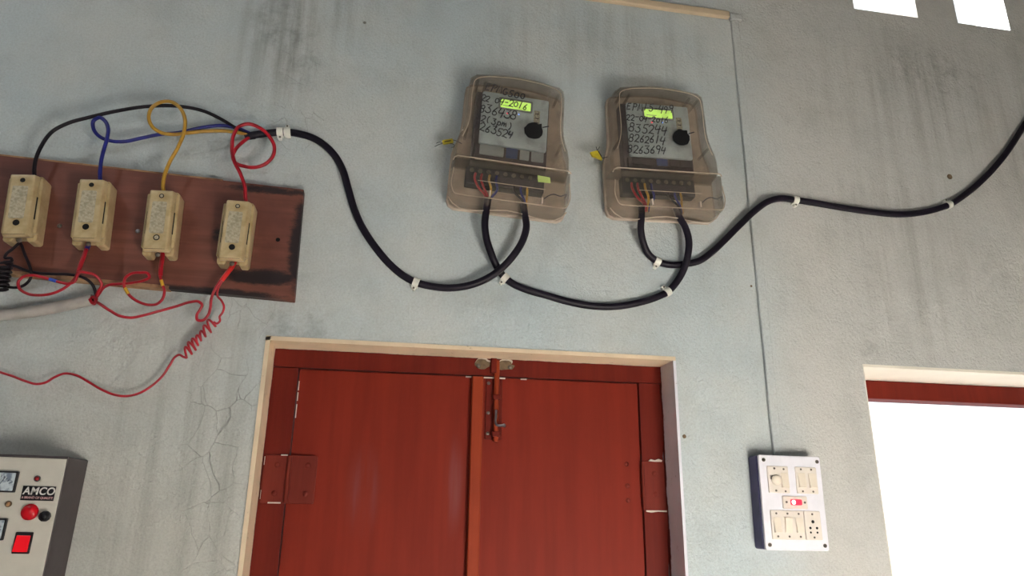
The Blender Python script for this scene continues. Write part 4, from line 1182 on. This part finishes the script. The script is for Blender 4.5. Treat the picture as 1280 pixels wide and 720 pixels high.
# ------------------------------------------------------------------ voltage stabiliser, lower left
sd = 0.10
st = empty('voltage_stabiliser', (-0.607, 0, 1.612), math.radians(0.8))
tag(st, 'grey voltage stabiliser with AMCO name plate and red button at lower left', 'stabiliser')
body = obj('body', box(-0.34, 0.0, -sd, 0.0, -0.42, 0.0), 'stab_body', st, bevel=0.003)
obj('body_lip', box(-0.34, 0.0, -sd - 0.003, -sd + 0.002, -0.0035, 0.0005), 'stab_body', body)
fp = obj('front_panel', box(-0.336, -0.0025, -sd - 0.0015, -sd + 0.001, -0.416, -0.0045), 'stab_face', st, bevel=0.0008)
y = -sd - 0.0015
def dial(x0, x1, z0, z1):
    fr_ = obj('dial_frame', prism(round_rect(x0, x1, z0, z1, 0.001, 1), y + 0.001, y - 0.006), 'black_plastic', fp, bevel=0.0008)
    obj('dial_face', prism(round_rect(x0 + 0.003, x1 - 0.003, z0 + 0.003, z1 - 0.003, 0.001, 1), y - 0.0055, y - 0.0066), 'dial', fr_)
    cx, cz = (x0 + x1) / 2, z0 + 0.004
    for i in range(11):
        a = math.radians(150 - i * 12)
        ra, rb = (z1 - z0) * 0.62, (z1 - z0) * (0.80 if i % 5 == 0 else 0.72)
        obj('scale_mark', tube([(cx + ra * math.cos(a), y - 0.0067, cz + ra * math.sin(a)), (cx + rb * math.cos(a), y - 0.0067, cz + rb * math.sin(a))], 0.0006, 5), 'needle', fr_)
    a = math.radians(62)
    obj('pointer', tube([(cx, y - 0.0069, cz), (cx + (z1 - z0) * 0.7 * math.cos(a), y - 0.0069, cz + (z1 - z0) * 0.7 * math.sin(a))], 0.0006, 5), 'needle', fr_)
dial(-0.146, -0.0805, -0.070, -0.031)
dial(-0.146, -0.0815, -0.156, -0.117)
for x, z, mt in ((-0.047, -0.043, 'red_lens'), (-0.087, -0.091, 'amber')):
    rg = obj('lamp_ring', disc(x, z, 0.0058, y + 0.001, y - 0.0025, 16), 'stab_body' if mt == 'red_lens' else 'chip_tan', fp)
    obj('lamp_lens', dome(x, z, 0.0042, y - 0.002, 0.004, 14, 4), mt, rg, smooth=60)
npl = obj('name_plate', prism([(-0.0685, -0.0835), (-0.0105, -0.0835), (-0.0105, -0.0570), (-0.0685, -0.0570)], y + 0.001, y - 0.0015), 'logo_black', fp)
text_mesh('name_lettering', 'AMCO', 0.0195, 'logo_white', npl, -0.0385, -0.0665, y - 0.0016, bold=0.0004, shear=0.12, sx=0.93, gap=1.06)
text_mesh('motto_lettering', 'A BRAND OF QUALITY', 0.0062, 'logo_red', npl, -0.0395, -0.0785, y - 0.0016, bold=0.0001, sx=0.86)
rb_ = obj('button_collar', disc(-0.0470, -0.1045, 0.0150, y + 0.001, y - 0.003, 24), 'red_button', fp)
obj('push_button', dome(-0.0470, -0.1045, 0.0140, y - 0.003, 0.008, 24, 6), 'red_button', rb_, smooth=60)
kn = obj('fuse_knob', disc(-0.0180, -0.1115, 0.0098, y + 0.001, y - 0.010, 10), 'black_plastic', fp, bevel=0.002)
obj('knob_cap', dome(-0.0180, -0.1115, 0.0070, y - 0.010, 0.003, 12, 3), 'black_plastic', kn, smooth=60)
rk = obj('rocker_frame', prism(round_rect(-0.0625, -0.0325, -0.179, -0.1405, 0.0015, 2), y + 0.001, y - 0.003), 'black_plastic', fp, bevel=0.0008)
bm = bmesh.new()
v = [bm.verts.new(q) for q in ((-.0595, y - .002, -.1755), (-.0355, y - .002, -.1755), (-.0355, y - .002, -.1465), (-.0595, y - .002, -.1465),
                               (-.0595, y - .009, -.1755), (-.0355, y - .009, -.1755), (-.0355, y - .0035, -.1465), (-.0595, y - .0035, -.1465))]
for f_ in ((0, 1, 2, 3), (4, 7, 6, 5), (0, 4, 5, 1), (1, 5, 6, 2), (2, 6, 7, 3), (3, 7, 4, 0)):
    bm.faces.new([v[i] for i in f_])
obj('rocker_key', bm, 'red_rocker', rk, bevel=0.0012)
